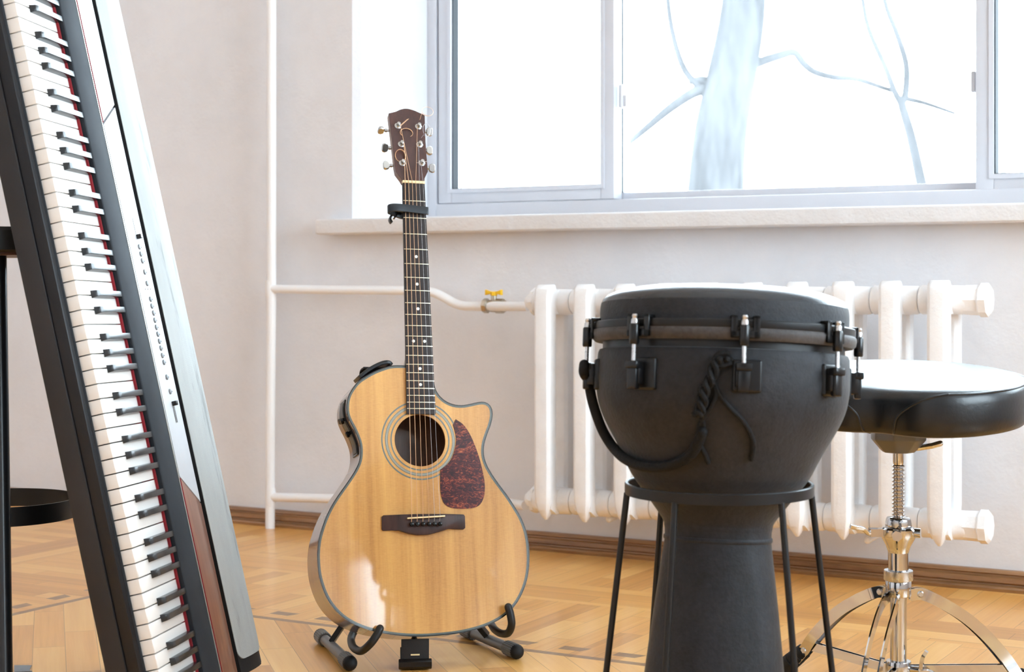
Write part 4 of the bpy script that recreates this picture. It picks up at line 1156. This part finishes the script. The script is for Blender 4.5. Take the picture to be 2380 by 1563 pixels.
mb = MB(); mb.lathe([(.0205, tz(1386)), (.0212, tz(1384)), (.0212, tz(1352)), (.0200, tz(1349))], 32); mb.build('leg_hub', 'chrome', thr, 30)
mb = MB(); mb.lathe([(.0205, .040), (.0212, .042), (.0212, .068), (.0205, .070)], 32); mb.build('brace_hub', 'chrome', thr, 30)
mb = MB(); mb.lathe([(.006, 0), (.006, .014)], 10, (.018, -.01, .058), (1, -.5, 0)); ribbon(mb, catmull([V(.034, -.016, .060), V(.036, -.018, .078), V(.042, -.020, .090)], 4), .012, .006, (.4, 1, 0)); ribbon(mb, catmull([V(.034, -.016, .056), V(.048, -.020, .055), V(.060, -.024, .047)], 4), .012, .006, (.4, 1, 0)); mb.build('wing_bolt', 'chrome', thr, 40)
arc = [(.018, .188), (.035, .1905), (.055, .184), (.085, .168), (.118, .146), (.150, .117), (.180, .083), (.203, .052), (.222, .030)]
for ang, ks, dz, er in ((6, 1., 0., .245), (140, .86, .020, .232), (243, 1., 0., .245)):
    t = R(ang); u = V(math.cos(t), math.sin(t), 0); s_ = V(-math.sin(t), math.cos(t), 0)
    leg_parent = None
    for sd in (-1, 1):
        pts = []
        for i, (r, z) in enumerate(arc):
            w = (.0045, .007, .011, .0125, .0125, .0125, .012, .008, .006)[i]
            pts.append(u * r * ks + s_ * sd * w + V(0, 0, z - .009 + dz * (r / .2) ** 2))
        mb = MB(); pc = catmull(pts, 5); n = len(pc); rings = []
        for i in range(n):
            d = (pc[min(i + 1, n - 1)] - pc[max(i - 1, 0)]).normalized(); nn = s_.cross(d).normalized(); ss = d.cross(nn).normalized()
            rings.append([pc[i] + nn * .0095 + ss * .0013, pc[i] - nn * .0095 + ss * .0013, pc[i] - nn * .0095 - ss * .0013, pc[i] + nn * .0095 - ss * .0013])
        mb.ring_loft(rings); lgm = mb.build('leg', 'chrome', thr, 40)
        if leg_parent is None: leg_parent = lgm
        for k in (1, 7):
            r, z = arc[k]
            mb = MB(); mb.lathe([(.0055, 0), (.0055, .002), (.004, .004)], 14, u * r * ks + s_ * sd * ((.007, .008)[k > 3]) + V(0, 0, z - .009 + dz * (r / .2) ** 2), s_ * sd); mb.build('rivet', 'chrome_dull', lgm)
    e0 = u * .209 * ks + V(0, 0, .040 + dz); e1 = u * er + V(0, 0, .015)
    mb = MB(); dd = (e1 - e0); L0_ = dd.length; mb.lathe([(.010, -.006), (.0135, -.002), (.0140, .006), (.0122, .008), (.0142, .010), (.0148, .016), (.0130, .018), (.0150, .020), (.0152, .026), (.0135, .028), (.0155, .030), (.0155, max(.034, L0_ - .006)), (.0150, max(.038, L0_)), (.010, max(.042, L0_ + .004))], 18, e0, dd); mb.build('rubber_foot', 'rubber', leg_parent, 30)
    for sd in (-1, 1):
        a = u * .018 + s_ * sd * .004 + V(0, 0, .055); b = u * .192 * ks + s_ * sd * .0045 + V(0, 0, .052 + dz)
        mb = MB(); ribbon(mb, [a, b], .015, .002, (0, 0, 1)); mb.build('brace', 'chrome', thr, 40)

# ------------------------------------------------------------------ bar stool at the left edge
BY = 2.95; BX = (-10 - CXP) / FPX * BY
bar_ = thing('bar_stool', 'tall black metal bar stool with a foot ring behind the piano', 'stool', Matrix.Translation(cw(BX, BY, 0)) @ CROT.to_4x4())
def bz(py, Y=BY): return HC - (py - HOR) / FPX * Y
zs0, zs1 = bz(590), bz(534)
SR = .183
mb = MB(); mb.lathe([(.05, zs0), (SR - .004, zs0), (SR, zs0 + .004), (SR, zs1 - .006), (SR - .006, zs1), (.02, zs1 + .002)], 64); mb.build('seat', 'black', bar_, 40)
mb = MB(); mb.lathe([(.10, zs0 - .005), (SR - .012, zs0 - .005), (SR - .010, zs0 - .003), (SR - .010, zs0)], 64); mb.build('seat_board', 'rosew', bar_, 30)
rzc = bz(1183, BY); rr_ = 187 / FPX * BY
mb = MB(); h_ = .019
mb.lathe([(rr_ - .003, rzc - h_ + .005), (rr_, rzc - h_ + .005), (rr_, rzc + h_), (rr_ - .003, rzc + h_), (rr_ - .003, rzc - h_ + .005)], 96, cap=False); mb.build('foot_ring', 'black', bar_, 30)
for ang in (-68.5, 21.5, 111.5, 201.5):
    t = R(ang); u = V(math.cos(t), math.sin(t), 0)
    zring = rzc
    r_f, r_t = rr_ + .014 + .055, .055
    def rad_at(z): return (rr_ + .013) + (zring - z) * .18
    mb = MB(); mb.tube([u * rad_at(0.012) + V(0, 0, .012), u * rad_at(zs0) + V(0, 0, zs0)], .0125, 20); lgm = mb.build('leg', 'worn', bar_)
    mb = MB(); mb.lathe([(.015, 0), (.016, .012), (.013, .022)], 18, u * rad_at(.0)); mb.build('rubber_foot', 'rubber', lgm)

# grey tape scrap on the floor
c = [onfloor(33, 1549), onfloor(74, 1549), onfloor(68, 1560), onfloor(75, 1563), onfloor(33, 1564)]
mb = MB(); mb.ring_loft([[p + V(0, 0, .0004) for p in c], [p + V(0, 0, .0016) for p in c]]); tag(mb.build('floor_tape', 'tape'), 'scrap of grey tape stuck to the floor beside the bar stool leg', 'tape')

# ------------------------------------------------------------------ outdoors
mb = MB(); mb.box((-60, .6, -4.2), (40, 80, -4.0)); structure(mb.build('ground', 'snow'), 'pale ground outside the window', 'ground')
def tree_limb(mb, pxs, Y, r0, r1):
    pts = catmull([at(x, y, Y) for x, y in pxs], 6); n = len(pts)
    mb.tube(pts, r0, 12, scales=[1 + (r1 / r0 - 1) * i / (n - 1) for i in range(n)], round_ends=False)
TD = 11.0
base1 = at(1655, 480, TD); 
t1 = thing('bare_tree', 'thick bare winter tree trunk outside the middle pane', 'tree', Matrix.Translation((base1.x, base1.y, -4.0)))
mb = MB(); pts = [at(x, y, TD) for x, y in ((1655, 640), (1658, 530), (1664, 430), (1676, 300), (1700, 180), (1722, 60), (1732, -40), (1745, -220), (1770, -700))]
pc = [Vector((base1.x - .1, base1.y, -4.05)), Vector((base1.x - .03, base1.y, -1.5))] + catmull(pts, 6); n = len(pc)
mb.tube(pc, .17, 20, scales=[1.25 - .55 * i / (n - 1) for i in range(n)])
o = mb.build('trunk', 'bark', t1); o.matrix_parent_inverse = t1.matrix_world.inverted()
for pxs, a, b in (([(1672, 205), (1620, 212), (1560, 250), (1500, 300), (1440, 350)], .045, .018), ([(1715, 170), (1765, 145), (1810, 130), (1846, 122), (1868, 148), (1895, 168), (1940, 180), (1990, 184), (2040, 200), (2085, 215)], .034, .016), ([(1700, 130), (1735, 105), (1758, 115)], .06, .05), ([(1640, 215), (1590, 160), (1560, 60), (1545, -80)], .028, .016), ([(1660, 240), (1640, 190), (1600, 190)], .05, .02)):
    mb = MB(); tree_limb(mb, pxs, TD, a, b); o = mb.build('branch', 'bark', t1); o.matrix_parent_inverse = t1.matrix_world.inverted()
TD2 = 9.0
b2 = at(2150, 480, TD2)
t2 = thing('bare_sapling', 'thin forked bare tree outside the right part of the window', 'tree', Matrix.Translation((b2.x, b2.y, -4.0)))
mb = MB(); pts = [at(x, y, TD2) for x, y in ((2172, 620), (2160, 520), (2140, 420), (2118, 320), (2098, 250), (2094, 225))]
pc = [Vector((b2.x + .1, b2.y, -4.05)), Vector((b2.x + .06, b2.y, -1.5))] + catmull(pts, 6); n = len(pc); mb.tube(pc, .034, 12, scales=[1.1 - .45 * i / (n - 1) for i in range(n)])
o = mb.build('trunk', 'bark', t2); o.matrix_parent_inverse = t2.matrix_world.inverted()
for pxs, a, b in (([(2094, 240), (2078, 210), (2055, 150), (2020, 70), (2005, 0), (1995, -80)], .020, .011), ([(2096, 240), (2105, 215), (2106, 150), (2085, 80), (2060, 15), (2045, -60)], .022, .013), ([(2100, 228), (2150, 240), (2220, 264)], .016, .010)):
    mb = MB(); tree_limb(mb, pxs, TD2, a, b); o = mb.build('branch', 'bark', t2); o.matrix_parent_inverse = t2.matrix_world.inverted()

# ------------------------------------------------------------------ light
W = bpy.data.worlds.new('overcast_sky'); S.world = W; W.use_nodes = True
bg = W.node_tree.nodes['Background']
bg.inputs[0].default_value = (.76, .89, 1.0, 1); bg.inputs[1].default_value = 7.0
def portal(name, loc, rot, sx, sy):
    l = bpy.data.lights.new(name, 'AREA'); l.shape = 'RECTANGLE'; l.size = sx; l.size_y = sy
    l.cycles.is_portal = True
    o = bpy.data.objects.new(name, l); COL.objects.link(o); o.location = loc; o.rotation_euler = rot
portal('window_daylight', ((wx0 + wx1) / 2, RO + .2, (wz0 + wz1) / 2), (R(-90), 0, 0), wx1 - wx0, wz1 - wz0)
for a, b, z0, z1 in OPEN: portal('side_window_daylight', (XR + .32, (a + b) / 2, (z0 + z1) / 2), (0, R(90), 0), z1 - z0, b - a)  # sky portals, those of the added side windows included

# ------------------------------------------------------------------ camera
cam = bpy.data.cameras.new('camera'); co = bpy.data.objects.new('camera', cam); COL.objects.link(co)
co.location = (0, -DW, HC); co.rotation_euler = (R(90), 0, TH)
cam.sensor_fit = 'HORIZONTAL'; cam.sensor_width = 36; cam.lens = 36 * FPX / 2380
cam.shift_y = -(781.5 - HOR) / 2380
cam.clip_start = .05; cam.clip_end = 300
cam.dof.use_dof = True; cam.dof.focus_distance = 3.02; cam.dof.aperture_fstop = 7.
S.camera = co
S.view_settings.view_transform = 'Standard'; S.view_settings.look = 'None'
S.view_settings.exposure = 1.44; S.view_settings.gamma = 1.0; S.view_settings.use_curve_mapping = False
S.cycles.max_bounces = 14; S.cycles.diffuse_bounces = 8; S.cycles.glossy_bounces = 6; S.cycles.transparent_max_bounces = 16
S.cycles.sample_clamp_indirect = 12.0; S.cycles.blur_glossy = .5
S.cycles.use_denoising = True
